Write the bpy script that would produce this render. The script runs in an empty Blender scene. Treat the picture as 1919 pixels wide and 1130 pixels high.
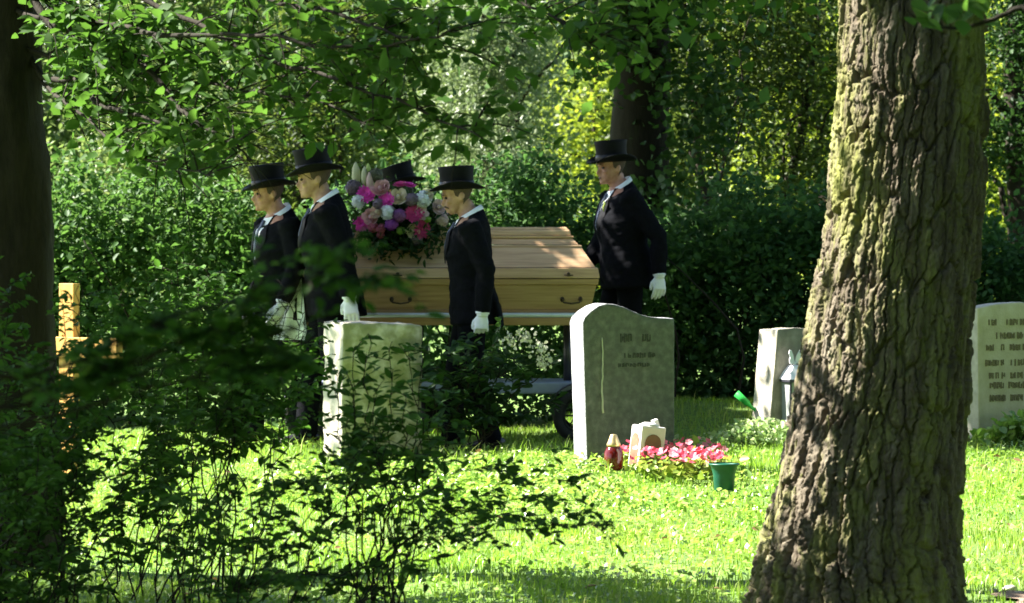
import bpy, bmesh, math, random
import numpy as np
from mathutils import Vector, Matrix, Euler
from mathutils import noise as mnoise

random.seed(11)
rng = np.random.default_rng(11)
SC = bpy.context.scene
COL = SC.collection
R = math.radians

# ------------------------------------------------------------------ camera
F, PX0, YH, CAMH = 6000.0, 959.5, 445.0, 1.35     # focal length and horizon in photo pixels, eye height in metres
cam = bpy.data.objects.new('camera', bpy.data.cameras.new('camera'))
COL.objects.link(cam)
SC.camera = cam
cam.location = (0, 0, CAMH)
cam.rotation_euler = (R(90), 0, 0)
cam.data.sensor_width = 36.0
cam.data.lens = F / 1919.0 * 36.0
cam.data.shift_y = -(565.0 - YH) / 1919.0
cam.data.clip_start = 0.1
cam.data.clip_end = 400.0
cam.data.dof.use_dof = True
cam.data.dof.focus_distance = 15.5
cam.data.dof.aperture_fstop = 6.3

# ------------------------------------------------------------------ light
SUN_EL, SUN_BACK = R(46), R(12)
SUNV = Vector((-math.cos(SUN_BACK) * math.cos(SUN_EL), math.sin(SUN_BACK) * math.cos(SUN_EL), math.sin(SUN_EL)))
w = bpy.data.worlds.new('World'); SC.world = w; w.use_nodes = True
wn = w.node_tree.nodes; wn.clear()
sky = wn.new('ShaderNodeTexSky'); sky.sky_type = 'NISHITA'; sky.sun_disc = False
sky.sun_elevation = SUN_EL; sky.sun_rotation = R(-(90 - 12))
bg = wn.new('ShaderNodeBackground'); bg.inputs['Strength'].default_value = 0.055
wo = wn.new('ShaderNodeOutputWorld')
w.node_tree.links.new(sky.outputs[0], bg.inputs[0]); w.node_tree.links.new(bg.outputs[0], wo.inputs[0])
sl = bpy.data.lights.new('sun', 'SUN'); sl.energy = 5.0; sl.angle = R(0.5); sl.color = (1.0, 0.95, 0.86)
so = bpy.data.objects.new('sun', sl); COL.objects.link(so)
so.rotation_euler = SUNV.to_track_quat('Z', 'Y').to_euler()
so.location = SUNV * 60
SC.view_settings.view_transform = 'Standard'
SC.view_settings.look = 'None'
SC.view_settings.gamma = 1.0
SC.view_settings.exposure = 2.6
SC.cycles.max_bounces = 6
SC.cycles.diffuse_bounces = 4
SC.cycles.transmission_bounces = 5
SC.cycles.use_denoising = True

# ------------------------------------------------------------------ helpers
def sstep(a, b, x):
    t = np.clip((np.asarray(x, float) - a) / (b - a), 0, 1)
    return t * t * (3 - 2 * t)

def gz(x, y):
    "height of the ground"
    x = np.asarray(x, float); y = np.asarray(y, float)
    z = 0.018 * np.sin(x * 1.7 + 0.6) * np.sin(y * 1.1) + 0.010 * np.sin(x * 4.1 + y * 2.7)
    z = z + 0.21 * sstep(20.7, 21.9, y) * sstep(0.15, 0.75, x)
    return z

def at(px, py, Y):
    "photo pixel at distance Y -> point of the place"
    return Vector(((px - PX0) / F * Y, Y, CAMH - (py - YH) / F * Y))

def on_ground(px, py):
    Y = 15.0
    for _ in range(60):
        x = (px - PX0) / F * Y
        Yn = F * (CAMH - float(gz(x, Y))) / (py - YH)
        Y = 0.6 * Y + 0.4 * Yn
    x = (px - PX0) / F * Y
    return Vector((x, Y, float(gz(x, Y))))

def link(o, parent=None):
    COL.objects.link(o)
    if parent is not None: o.parent = parent
    return o

def tag(o, label=None, cat=None, group=None, kind=None):
    if label: o['label'] = label
    if cat: o['category'] = cat
    if group: o['group'] = group
    if kind: o['kind'] = kind
    return o

def empty(name, loc=(0, 0, 0), rz=0.0):
    o = bpy.data.objects.new(name, None)
    o.empty_display_size = 0.1
    o.location = loc; o.rotation_euler = (0, 0, rz)
    return link(o)

def mesh_obj(name, me, mat, parent=None, smooth=False, loc=None):
    o = bpy.data.objects.new(name, me)
    if mat is not None and not me.materials: me.materials.append(mat)
    if smooth: me.shade_smooth()
    if loc is not None: o.location = loc
    return link(o, parent)

def np_mesh(name, V, Q):
    "fast mesh from arrays; Q has rows of equal length"
    V = np.asarray(V, np.float32); Q = np.asarray(Q, np.int32)
    me = bpy.data.meshes.new(name)
    me.vertices.add(len(V)); me.vertices.foreach_set('co', V.ravel())
    n, k = Q.shape
    me.loops.add(n * k); me.loops.foreach_set('vertex_index', Q.ravel())
    me.polygons.add(n); me.polygons.foreach_set('loop_start', np.arange(0, n * k, k, dtype=np.int32))
    me.polygons.foreach_set('loop_total', np.full(n, k, np.int32))
    me.update(calc_edges=True)
    return me

class MB:
    def __init__(self): self.v = []; self.f = []
    def add(self, vs, fs):
        b = len(self.v); self.v += [tuple(p) for p in vs]; self.f += [tuple(b + i for i in q) for q in fs]; return self
    def box(self, c, s, M=None):
        x, y, z = s[0] / 2, s[1] / 2, s[2] / 2
        vs = [Vector((a, b, d)) for d in (-z, z) for b in (-y, y) for a in (-x, x)]
        vs = [(M @ v if M else v) + Vector(c) for v in vs]
        return self.add(vs, [(0, 2, 3, 1), (4, 5, 7, 6), (0, 1, 5, 4), (2, 6, 7, 3), (0, 4, 6, 2), (1, 3, 7, 5)])
    def frustum(self, z0, a0, b0, z1, a1, b1):
        vs = [(-a0, -b0, z0), (a0, -b0, z0), (a0, b0, z0), (-a0, b0, z0), (-a1, -b1, z1), (a1, -b1, z1), (a1, b1, z1), (-a1, b1, z1)]
        return self.add(vs, [(0, 3, 2, 1), (4, 5, 6, 7), (0, 1, 5, 4), (1, 2, 6, 5), (2, 3, 7, 6), (3, 0, 4, 7)])
    def tube(self, pts, rad, side=None, n=8, cap=True):
        "rad: list of r or (ra along side, rb across)"
        pts = [Vector(p) for p in pts]; m = len(pts); rings = []
        ref = Vector(side) if side is not None else None
        for i, p in enumerate(pts):
            t = (pts[min(i + 1, m - 1)] - pts[max(i - 1, 0)])
            t = t.normalized() if t.length > 1e-9 else Vector((0, 0, 1))
            if ref is None:
                ref = Vector((1, 0, 0)) if abs(t.x) < 0.8 else Vector((0, 1, 0))
            a = (ref - t * ref.dot(t)).normalized(); b = t.cross(a)
            if side is None: ref = a
            r = rad[i] if not np.isscalar(rad) else rad
            ra, rb = (r, r) if np.isscalar(r) else r
            rings.append([p + a * ra * math.cos(2 * math.pi * k / n) + b * rb * math.sin(2 * math.pi * k / n) for k in range(n)])
        vs = [q for rg in rings for q in rg]; fs = []
        for i in range(m - 1):
            for k in range(n):
                fs.append((i * n + k, i * n + (k + 1) % n, (i + 1) * n + (k + 1) % n, (i + 1) * n + k))
        if cap:
            fs.append(tuple(range(n - 1, -1, -1))); fs.append(tuple((m - 1) * n + k for k in range(n)))
        return self.add(vs, fs)
    def rings(self, rs, n=16):
        "stacked horizontal ellipses (cx, cy, z, a, b)"
        vs = []; fs = []
        for (cx, cy, z, a, b) in rs:
            vs += [(cx + a * math.cos(2 * math.pi * k / n), cy + b * math.sin(2 * math.pi * k / n), z) for k in range(n)]
        m = len(rs)
        for i in range(m - 1):
            for k in range(n):
                fs.append((i * n + k, i * n + (k + 1) % n, (i + 1) * n + (k + 1) % n, (i + 1) * n + k))
        fs.append(tuple(range(n - 1, -1, -1))); fs.append(tuple((m - 1) * n + k for k in range(n)))
        return self.add(vs, fs)
    def ball(self, c, r, n=10, m=7, M=None):
        rx, ry, rz = (r, r, r) if np.isscalar(r) else r
        vs = [Vector((0, 0, -rz))]
        for i in range(1, m):
            ph = -math.pi / 2 + math.pi * i / m
            vs += [Vector((rx * math.cos(ph) * math.cos(2 * math.pi * k / n), ry * math.cos(ph) * math.sin(2 * math.pi * k / n), rz * math.sin(ph))) for k in range(n)]
        vs.append(Vector((0, 0, rz))); L = len(vs) - 1
        fs = [(0, 1 + (k + 1) % n, 1 + k) for k in range(n)]
        for i in range(m - 2):
            b = 1 + i * n
            fs += [(b + k, b + (k + 1) % n, b + n + (k + 1) % n, b + n + k) for k in range(n)]
        b = 1 + (m - 2) * n
        fs += [(b + k, b + (k + 1) % n, L) for k in range(n)]
        return self.add([(M @ v if M else v) + Vector(c) for v in vs], fs)
    def lathe(self, prof, n=24, sx=1.0, c=(0, 0, 0)):
        "prof: closed or open list of (r, z)"
        vs = []; fs = []; m = len(prof)
        for (r, z) in prof:
            vs += [(c[0] + sx * r * math.cos(2 * math.pi * k / n), c[1] + r * math.sin(2 * math.pi * k / n), c[2] + z) for k in range(n)]
        for i in range(m - 1):
            fs += [(i * n + k, i * n + (k + 1) % n, (i + 1) * n + (k + 1) % n, (i + 1) * n + k) for k in range(n)]
        return self.add(vs, fs)
    def xform(self, M):
        self.v = [tuple(M @ Vector(p)) for p in self.v]; return self
    def mesh(self, name='m'):
        me = bpy.data.meshes.new(name); me.from_pydata(self.v, [], self.f); me.update(); return me
    def build(self, name, mat, parent=None, smooth=False, bevel=0, seg=2):
        me = self.mesh(name)
        bm = bmesh.new(); bm.from_mesh(me)
        bmesh.ops.remove_doubles(bm, verts=bm.verts, dist=1e-6)
        bmesh.ops.recalc_face_normals(bm, faces=bm.faces)
        if bevel: bmesh.ops.bevel(bm, geom=list(bm.edges), offset=bevel, segments=seg, profile=0.6, affect='EDGES', clamp_overlap=True)
        bm.to_mesh(me); bm.free()
        return mesh_obj(name, me, mat, parent, smooth)
    def remesh(self, name, mat, parent=None, vox=0.009, smooth=3):
        me = self.mesh(name); o = bpy.data.objects.new(name, me)
        tmp = bpy.data.scenes.get('workbench') or bpy.data.scenes.new('workbench'); tmp.collection.objects.link(o)
        bm = bmesh.new(); bm.from_mesh(me); bmesh.ops.recalc_face_normals(bm, faces=bm.faces); bm.to_mesh(me); bm.free()
        md = o.modifiers.new('r', 'REMESH'); md.mode = 'VOXEL'; md.voxel_size = vox
        if smooth:
            ms = o.modifiers.new('s', 'SMOOTH'); ms.iterations = smooth; ms.factor = 0.5
        vl = tmp.view_layers[0]; vl.update(); dg = vl.depsgraph
        me2 = bpy.data.meshes.new_from_object(o.evaluated_get(dg))
        bpy.data.objects.remove(o); bpy.data.meshes.remove(me)
        me2.materials.clear()
        return mesh_obj(name, me2, mat, parent, True)

# ------------------------------------------------------------------ materials
def new_mat(name):
    m = bpy.data.materials.new(name); m.use_nodes = True
    nt = m.node_tree; b = nt.nodes['Principled BSDF']
    return m, nt, nt.nodes, nt.links, b

def ramp(nodes, stops):
    r = nodes.new('ShaderNodeValToRGB'); e = r.color_ramp.elements
    while len(e) < len(stops): e.new(0.5)
    for i, (p, c) in enumerate(stops): e[i].position = p; e[i].color = (*c, 1)
    return r

def mat_noise(name, stops, scale=8, rough=0.7, bump=0.0, bscale=40, stretch=(1, 1, 1), metal=0.0, spec=0.4, detail=6, sheen=0.0):
    m, nt, N, L, b = new_mat(name)
    tc = N.new('ShaderNodeTexCoord'); mp = N.new('ShaderNodeMapping'); mp.inputs['Scale'].default_value = stretch
    L.new(tc.outputs['Object'], mp.inputs[0])
    nz = N.new('ShaderNodeTexNoise'); nz.inputs['Scale'].default_value = scale; nz.inputs['Detail'].default_value = detail
    L.new(mp.outputs[0], nz.inputs['Vector'])
    r = ramp(N, stops); L.new(nz.outputs[0], r.inputs[0]); L.new(r.outputs[0], b.inputs['Base Color'])
    b.inputs['Roughness'].default_value = rough; b.inputs['Metallic'].default_value = metal
    b.inputs['Specular IOR Level'].default_value = spec
    if sheen: b.inputs['Sheen Weight'].default_value = sheen
    if bump:
        n2 = N.new('ShaderNodeTexNoise'); n2.inputs['Scale'].default_value = bscale; n2.inputs['Detail'].default_value = 8
        L.new(mp.outputs[0], n2.inputs['Vector'])
        bp = N.new('ShaderNodeBump'); bp.inputs['Strength'].default_value = bump; bp.inputs['Distance'].default_value = 0.01
        L.new(n2.outputs[0], bp.inputs['Height']); L.new(bp.outputs[0], b.inputs['Normal'])
    return m

def mat_leaf(name, stops, trans=(0.25, 0.45, 0.05), tfac=0.4, rough=0.45, spec=0.4, patch=None):
    "each leaf (island or object) takes its own tone; leaves let light through"
    m, nt, N, L, b = new_mat(name)
    g = N.new('ShaderNodeNewGeometry'); oi = N.new('ShaderNodeObjectInfo')
    ad = N.new('ShaderNodeMath'); ad.operation = 'ADD'; L.new(g.outputs['Random Per Island'], ad.inputs[0]); L.new(oi.outputs['Random'], ad.inputs[1])
    fr = N.new('ShaderNodeMath'); fr.operation = 'FRACT'; L.new(ad.outputs[0], fr.inputs[0])
    r = ramp(N, stops); L.new(fr.outputs[0], r.inputs[0]); L.new(r.outputs[0], b.inputs['Base Color'])
    b.inputs['Roughness'].default_value = rough; b.inputs['Specular IOR Level'].default_value = spec
    if patch:
        tc = N.new('ShaderNodeTexCoord'); pn = N.new('ShaderNodeTexNoise'); pn.inputs['Scale'].default_value = 1.1; pn.inputs['Detail'].default_value = 5; L.new(tc.outputs['Object'], pn.inputs[0])
        pr = ramp(N, [(.42, (0, 0, 0)), (.66, (.85, .85, .85))]); L.new(pn.outputs[0], pr.inputs[0]); pm = N.new('ShaderNodeMix'); pm.data_type = 'RGBA'
        L.new(pr.outputs[0], pm.inputs[0]); L.new(r.outputs[0], pm.inputs[6]); pm.inputs[7].default_value = (*patch, 1); L.new(pm.outputs[2], b.inputs['Base Color'])
    t = N.new('ShaderNodeBsdfTranslucent')
    mxc = N.new('ShaderNodeMix'); mxc.data_type = 'RGBA'; mxc.inputs[0].default_value = 0.35
    L.new(r.outputs[0], mxc.inputs[6]); mxc.inputs[7].default_value = (*trans, 1)
    tb = N.new('ShaderNodeMix'); tb.data_type = 'RGBA'; tb.blend_type = 'MULTIPLY'; tb.inputs[0].default_value = 0.0
    L.new(mxc.outputs[2], tb.inputs[6])
    L.new(tb.outputs[2], t.inputs['Color'])
    mx = N.new('ShaderNodeMixShader'); mx.inputs[0].default_value = tfac
    L.new(b.outputs[0], mx.inputs[1]); L.new(t.outputs[0], mx.inputs[2])
    L.new(mx.outputs[0], N['Material Output'].inputs['Surface'])
    return m

def flat(name, c, rough=0.6, metal=0.0, spec=0.4, var=0.12, scale=30, **k):
    lo = tuple(x * (1 - var) for x in c); hi = tuple(min(1, x * (1 + var)) for x in c)
    return mat_noise(name, [(0.3, lo), (0.7, hi)], scale, rough, metal=metal, spec=spec, **k)

M = {}
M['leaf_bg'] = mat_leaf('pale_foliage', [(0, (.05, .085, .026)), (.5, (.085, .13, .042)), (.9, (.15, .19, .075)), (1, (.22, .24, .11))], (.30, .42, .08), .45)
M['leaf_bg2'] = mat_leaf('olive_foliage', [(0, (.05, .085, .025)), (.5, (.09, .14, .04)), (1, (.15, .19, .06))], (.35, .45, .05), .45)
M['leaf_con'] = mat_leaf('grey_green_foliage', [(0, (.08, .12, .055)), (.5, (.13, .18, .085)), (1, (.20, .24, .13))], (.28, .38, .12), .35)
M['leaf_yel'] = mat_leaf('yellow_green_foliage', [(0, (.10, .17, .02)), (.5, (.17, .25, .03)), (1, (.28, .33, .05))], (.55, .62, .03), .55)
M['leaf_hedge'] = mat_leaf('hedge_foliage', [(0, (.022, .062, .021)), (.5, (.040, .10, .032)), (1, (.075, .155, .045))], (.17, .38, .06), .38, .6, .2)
M['leaf_hedge_l'] = mat_leaf('sunlit_hedge_foliage', [(0, (.03, .075, .02)), (.5, (.05, .115, .028)), (1, (.095, .175, .045))], (.18, .38, .05), .4, .55, .2)  # lighter copy of the hedge foliage, sunlight put into the colour
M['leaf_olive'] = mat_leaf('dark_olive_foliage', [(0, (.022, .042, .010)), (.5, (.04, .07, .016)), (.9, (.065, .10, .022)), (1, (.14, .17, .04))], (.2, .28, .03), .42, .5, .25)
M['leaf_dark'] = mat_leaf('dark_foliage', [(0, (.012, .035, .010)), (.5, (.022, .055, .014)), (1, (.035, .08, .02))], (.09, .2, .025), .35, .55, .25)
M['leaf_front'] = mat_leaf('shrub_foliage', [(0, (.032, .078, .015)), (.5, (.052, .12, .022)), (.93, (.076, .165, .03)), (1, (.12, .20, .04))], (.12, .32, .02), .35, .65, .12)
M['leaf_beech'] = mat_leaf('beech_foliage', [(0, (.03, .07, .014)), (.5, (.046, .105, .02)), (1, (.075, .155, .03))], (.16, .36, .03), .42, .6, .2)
M['clover'] = mat_leaf('clover_foliage', [(0, (.12, .26, .03)), (.6, (.2, .37, .05)), (1, (.36, .48, .15))], (.45, .65, .07), .4, .3, .6, patch=(.30, .36, .12))
M['pale_cover'] = mat_leaf('variegated_foliage', [(0, (.16, .30, .07)), (.5, (.30, .42, .16)), (1, (.55, .62, .38))], (.4, .6, .1), .35, .35)
M['grass'] = mat_leaf('grass_blades', [(0, (.12, .25, .02)), (.5, (.17, .34, .03)), (.9, (.26, .42, .05)), (1, (.42, .46, .14))], (.40, .66, .04), .45, .35, .5, patch=(.36, .38, .12))
M['begonia_leaf'] = mat_leaf('begonia_foliage', [(0, (.10, .2, .03)), (1, (.3, .36, .06))], (.4, .5, .05), .4)
M['petal_begonia'] = mat_leaf('begonia_petals', [(0, (.58, .035, .08)), (.6, (.70, .10, .17)), (1, (.80, .34, .38))], (.8, .2, .25), .35)
M['cream_flower'] = mat_leaf('cream_blossom', [(0, (.45, .48, .33)), (1, (.62, .62, .46))], (.6, .6, .4), .3)
def mat_ground():
    m, nt, N, L, b = new_mat('lawn_soil')
    tc = N.new('ShaderNodeTexCoord')
    n1 = N.new('ShaderNodeTexNoise'); n1.inputs['Scale'].default_value = 1.3; n1.inputs['Detail'].default_value = 8; L.new(tc.outputs['Object'], n1.inputs[0])
    n2 = N.new('ShaderNodeTexNoise'); n2.inputs['Scale'].default_value = 45; n2.inputs['Detail'].default_value = 6; L.new(tc.outputs['Object'], n2.inputs[0])
    r1 = ramp(N, [(.35, (.07, .14, .02)), (.6, (.11, .21, .03))]); L.new(n1.outputs[0], r1.inputs[0])
    r2 = ramp(N, [(.35, (.5, .5, .5)), (.65, (1.3, 1.25, 1.1))]); L.new(n2.outputs[0], r2.inputs[0])
    mx = N.new('ShaderNodeMix'); mx.data_type = 'RGBA'; mx.blend_type = 'MULTIPLY'; mx.inputs[0].default_value = 1
    L.new(r1.outputs[0], mx.inputs[6]); L.new(r2.outputs[0], mx.inputs[7]); L.new(mx.outputs[2], b.inputs['Base Color'])
    b.inputs['Roughness'].default_value = .9
    bp = N.new('ShaderNodeBump'); bp.inputs['Strength'].default_value = .6; bp.inputs['Distance'].default_value = .02
    L.new(n2.outputs[0], bp.inputs['Height']); L.new(bp.outputs[0], b.inputs['Normal'])
    return m
M['ground'] = mat_ground()
M['soil'] = mat_noise('bare_soil', [(.3, (.13, .085, .055)), (.55, (.24, .17, .12)), (.8, (.34, .27, .2))], 14, .95, .8, 60)
M['pebble'] = mat_noise('pebble_stone', [(.3, (.4, .36, .3)), (.7, (.55, .52, .46))], 20, .8, .3)
def mat_bark(name, cols, moss, mfac, stretch=(1, 1, .25), sc=18):
    m, nt, N, L, b = new_mat(name)
    tc = N.new('ShaderNodeTexCoord'); mp = N.new('ShaderNodeMapping'); mp.inputs['Scale'].default_value = stretch
    L.new(tc.outputs['Object'], mp.inputs[0])
    n1 = N.new('ShaderNodeTexNoise'); n1.inputs['Scale'].default_value = sc; n1.inputs['Detail'].default_value = 10; n1.inputs['Roughness'].default_value = .7
    L.new(mp.outputs[0], n1.inputs[0])
    r1 = ramp(N, cols); L.new(n1.outputs[0], r1.inputs[0])
    n2 = N.new('ShaderNodeTexNoise'); n2.inputs['Scale'].default_value = 4.0; n2.inputs['Detail'].default_value = 9; n2.inputs['Roughness'].default_value = .75
    L.new(mp.outputs[0], n2.inputs[0])
    r2 = ramp(N, [(mfac, (0, 0, 0)), (mfac + .14, (.75, .75, .75))]); L.new(n2.outputs[0], r2.inputs[0])
    mx = N.new('ShaderNodeMix'); mx.data_type = 'RGBA'; L.new(r2.outputs[0], mx.inputs[0])
    L.new(r1.outputs[0], mx.inputs[6]); mx.inputs[7].default_value = (*moss, 1)
    L.new(mx.outputs[2], b.inputs['Base Color']); b.inputs['Roughness'].default_value = .9; b.inputs['Specular IOR Level'].default_value = .2
    n3 = N.new('ShaderNodeTexNoise'); n3.inputs['Scale'].default_value = 90; n3.inputs['Detail'].default_value = 8; L.new(mp.outputs[0], n3.inputs[0])
    bp = N.new('ShaderNodeBump'); bp.inputs['Strength'].default_value = .7; bp.inputs['Distance'].default_value = .006
    L.new(n3.outputs[0], bp.inputs['Height']); L.new(bp.outputs[0], b.inputs['Normal'])
    return m
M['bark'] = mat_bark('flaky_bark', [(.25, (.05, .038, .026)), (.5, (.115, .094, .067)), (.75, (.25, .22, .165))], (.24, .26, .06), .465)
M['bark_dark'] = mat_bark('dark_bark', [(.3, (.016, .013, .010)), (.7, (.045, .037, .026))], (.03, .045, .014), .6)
M['bark_lime'] = mat_bark('shaded_dark_bark', [(.3, (.010, .008, .006)), (.7, (.026, .021, .015))], (.018, .028, .009), .55)  # extra dark bark for the lime trunk, shade put into the colour
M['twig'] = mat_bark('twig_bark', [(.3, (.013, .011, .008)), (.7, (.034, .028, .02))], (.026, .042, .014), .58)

# ------------------------------------------------------------------ foliage
LEAF_T = np.array([0, .34, .72, 1, .72, .34]); LEAF_S = np.array([0, .5, .37, 0, -.37, -.5]); LEAF_N = np.array([0, .10, .06, -.10, .06, .10])
def unit(a): return a / np.maximum(np.linalg.norm(a, axis=1, keepdims=True), 1e-9)
def leaf_arrays(P, size, width=.55, up=0.8, d=None, jit=.35, droop=.15, r=None, simple=False):
    r = rng if r is None else r
    n = len(P)
    nrm = unit(r.normal(size=(n, 3)) * .6 + np.array([0, 0, up]))
    if d is None: d = r.normal(size=(n, 3)); d[:, 2] -= droop
    d = unit(d - nrm * (d * nrm).sum(1, keepdims=True)); s = np.cross(nrm, d)
    Ls = size * (1 + jit * (r.random(n) * 2 - 1)); Ls = Ls[:, None, None]
    if simple:
        T4, S4, N4 = np.array([0, .45, 1, .45]), np.array([0, .62, 0, -.62]), np.array([0, .08, -.08, .08])
        V = P[:, None, :] + Ls * (d[:, None, :] * T4[None, :, None] + s[:, None, :] * (S4 * width)[None, :, None] + nrm[:, None, :] * N4[None, :, None])
        return V.reshape(-1, 3), np.arange(n * 4).reshape(-1, 4)
    V = P[:, None, :] + Ls * (d[:, None, :] * LEAF_T[None, :, None] + s[:, None, :] * (LEAF_S * width)[None, :, None] + nrm[:, None, :] * (LEAF_N)[None, :, None])
    Q = (np.arange(n)[:, None, None] * 6 + np.array([[0, 1, 2, 3], [0, 3, 4, 5]])[None]).reshape(-1, 4)
    return V.reshape(-1, 3), Q
def leaf_mesh(name, P, size, **k):
    V, Q = leaf_arrays(np.asarray(P, float), size, **k); return np_mesh(name, V, Q)

def clumps(C, per, sx, sz, r=None):
    r = rng if r is None else r
    C = np.asarray(C, float); n = len(C)
    O = r.normal(size=(n, per, 3)) * np.array([sx, sx, sz])
    tilt = r.normal(size=(n, 1, 2)) * .5
    O[:, :, 2] += (O[:, :, :2] * tilt).sum(2) - .25 * np.hypot(O[:, :, 0], O[:, :, 1]) ** 2 / max(sx, .01)
    return (C[:, None, :] + O).reshape(-1, 3)

def shadow_xy(P):
    P = np.asarray(P, float); t = P[:, 2] / SUNV.z
    return P[:, 0] - SUNV.x * t, P[:, 1] - SUNV.y * t
def lit_lawn(P, y1=19.7):
    "True where a leaf up there would shade the open, sunny lawn"
    x, y = shadow_xy(P)
    return (x > -2.4) & (x < 3.6) & (y > 11.0 + 1.3 * sstep(-.1, -1.2, x) - .7 * sstep(.3, .8, x)) & (y < y1 + 1.2 * sstep(.9, 1.3, x) + .95 * sstep(1.5, 1.7, x))

# ------------------------------------------------------------------ ground
def build_ground():
    xs = np.concatenate([np.linspace(-90, -6, 15), np.linspace(-5.8, 5.8, 117), np.linspace(6, 90, 15)])
    ys = np.concatenate([np.linspace(-12, 8, 8), np.linspace(8.2, 26, 150), np.linspace(27, 140, 22)])
    X, Y = np.meshgrid(xs, ys); Z = gz(X, Y)
    nx = len(xs); V = np.stack([X, Y, Z], -1).reshape(-1, 3)
    i, j = np.meshgrid(np.arange(nx - 1), np.arange(len(ys) - 1)); a = (j * nx + i).ravel()
    o = mesh_obj('lawn', np_mesh('lawn', V, np.stack([a, a + 1, a + nx + 1, a + nx], 1)), M['ground'], smooth=True)
    tag(o, kind='structure')
    # bare trodden soil at the right
    n = 40; vs = [(2.06, 11.85)]
    for k in range(n):
        t = 2 * math.pi * k / n; r = 1 + .18 * math.sin(3 * t + 1) + .1 * math.sin(7 * t)
        vs.append((2.06 + .27 * r * math.cos(t), 11.85 + .36 * r * math.sin(t)))
    vs3 = [(x, y, float(gz(x, y)) + .012) for x, y in vs]
    me = bpy.data.meshes.new('soil_patch'); me.from_pydata(vs3, [], [(0, 1 + k, 1 + (k + 1) % n) for k in range(n)])
    o = mesh_obj('soil_path', me, M['soil'], smooth=True); tag(o, kind='structure')
    for k, (px, py, s) in enumerate([(1862, 1112, .016), (1893, 1108, .02), (1908, 1116, .014)]):
        p = on_ground(px, py)
        b = MB(); b.ball((0, 0, s * .5), (s * 1.4, s, s * .7)); b.v = [tuple(Vector(v) * (1 + .15 * mnoise.noise(Vector(v) * 60))) for v in b.v]
        st = b.build('pebble', M['pebble'], smooth=True); st.location = p
        tag(st, ['small pale pebble lying leftmost on the bare soil', 'largest pale pebble on the bare soil at the right edge', 'small pale pebble nearest the right edge on bare soil'][k], 'pebble', 'pebbles on the soil')

def in_view_xy(n, y0, y1, margin=.9, power=1.0):
    y = y0 + (y1 - y0) * rng.random(n * 2) ** power
    x = (rng.random(n * 2) * 2 - 1) * (.16 * y1 + margin)
    k = np.abs(x) < .16 * y + margin
    return x[k][:n], y[k][:n]

def blades(name, n, y0, y1, h, wd, mat, label, dens=None, lean=.45):
    x, y = in_view_xy(n, y0, y1)
    if dens is not None:
        k = rng.random(len(x)) < dens(x, y); x, y = x[k], y[k]
    k = np.hypot(x - 2.12, (y - 11.85) * .8) > .3; x, y = x[k], y[k]
    n = len(x); z = gz(x, y) - .004
    hh = h * (.45 + .9 * rng.random(n)) * (1 + .35 * np.sin(x * 3.1) * np.sin(y * 2.3))
    az = rng.random(n) * 2 * np.pi; le = lean * np.abs(rng.normal(size=n)) * hh
    dx, dy = np.cos(az) * le, np.sin(az) * le
    fa = rng.random(n) * np.pi; wx, wy = np.cos(fa) * wd, np.sin(fa) * wd
    B = np.stack([x, y, z], 1)
    W = np.stack([wx, wy, np.zeros(n)], 1)
    mid = B + np.stack([dx * .35, dy * .35, hh * .6], 1); top = B + np.stack([dx, dy, hh * .95], 1)
    V = np.stack([B - W, B + W, mid + W * .8, mid - W * .8, top], 1).reshape(-1, 3)
    a = np.arange(n) * 5
    T = np.concatenate([np.stack([a, a + 1, a + 2], 1), np.stack([a, a + 2, a + 3], 1), np.stack([a + 3, a + 2, a + 4], 1)])
    o = mesh_obj(name, np_mesh(name, V, T), mat); tag(o, label, 'grass', kind='stuff'); return o

def build_grass():
    blades('grass', 116000, 11.3, 22.6, .046, .0025, M['grass'], 'short bright green lawn grass between the graves')
    blades('long_grass', 9000, 17.0, 22.4, .105, .003, M['grass'], 'longer unmown grass tufts around the gravestones',
           dens=lambda x, y: np.clip(np.exp(-((y - 19.3) / 1.3) ** 2) * (.3 + .7 * (np.sin(x * 5.3 + y) > .1)), 0, 1), lean=.6)
    # clover and other flat little leaves in the turf
    x, y = in_view_xy(30000, 11.4, 20.6)
    k = (np.sin(x * 2.3 + 1.2 * np.sin(y * 1.7)) + np.sin(y * 2.9 + x) > -.6) & (np.hypot(x - 2.12, (y - 11.85) * .8) > .3); x, y = x[k], y[k]
    P = np.stack([x, y, gz(x, y) + .02 + .035 * rng.random(len(x))], 1)
    o = mesh_obj('clover', leaf_mesh('clover', P, .021, width=.95, up=1.1, simple=True), M['clover']); tag(o, 'small round clover leaves scattered through the lawn', 'clover', kind='stuff')
    # leafy ground cover in front of the middle grave and left of it
    x = rng.uniform(-1.3, 1.25, 16000); y = 17.2 + rng.normal(size=16000) * .62 - .15 * x
    k = (y < 18.35) & ~((x > .55) & (x < 1.35) & (y > 16.3)) & (np.sin(x * 4 + y * 2) + np.sin(y * 5 - x * 2) > -.8); x, y = x[k], y[k]
    P = np.stack([x, y, gz(x, y) + .02 + .09 * rng.random(len(x)) ** 1.5], 1)
    o = mesh_obj('ground_cover', leaf_mesh('ground_cover', P, .034, width=.7, up=.9), M['clover']); tag(o, 'low leafy ground cover in front of the graves', 'ground cover', kind='stuff')
    # pale specks painted as sun highlights on the turf leaves
    x, y = in_view_xy(600, 12.0, 20.0)
    P = np.stack([x, y, gz(x, y) + .045 + .02 * rng.random(len(x))], 1)
    o = mesh_obj('glints', leaf_mesh('glints', P, .011, width=1.0, up=1.3, simple=True), M['cream_flower']); tag(o, 'tiny pale daisies dotted over the lawn as painted highlights', 'glints', kind='stuff')

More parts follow.
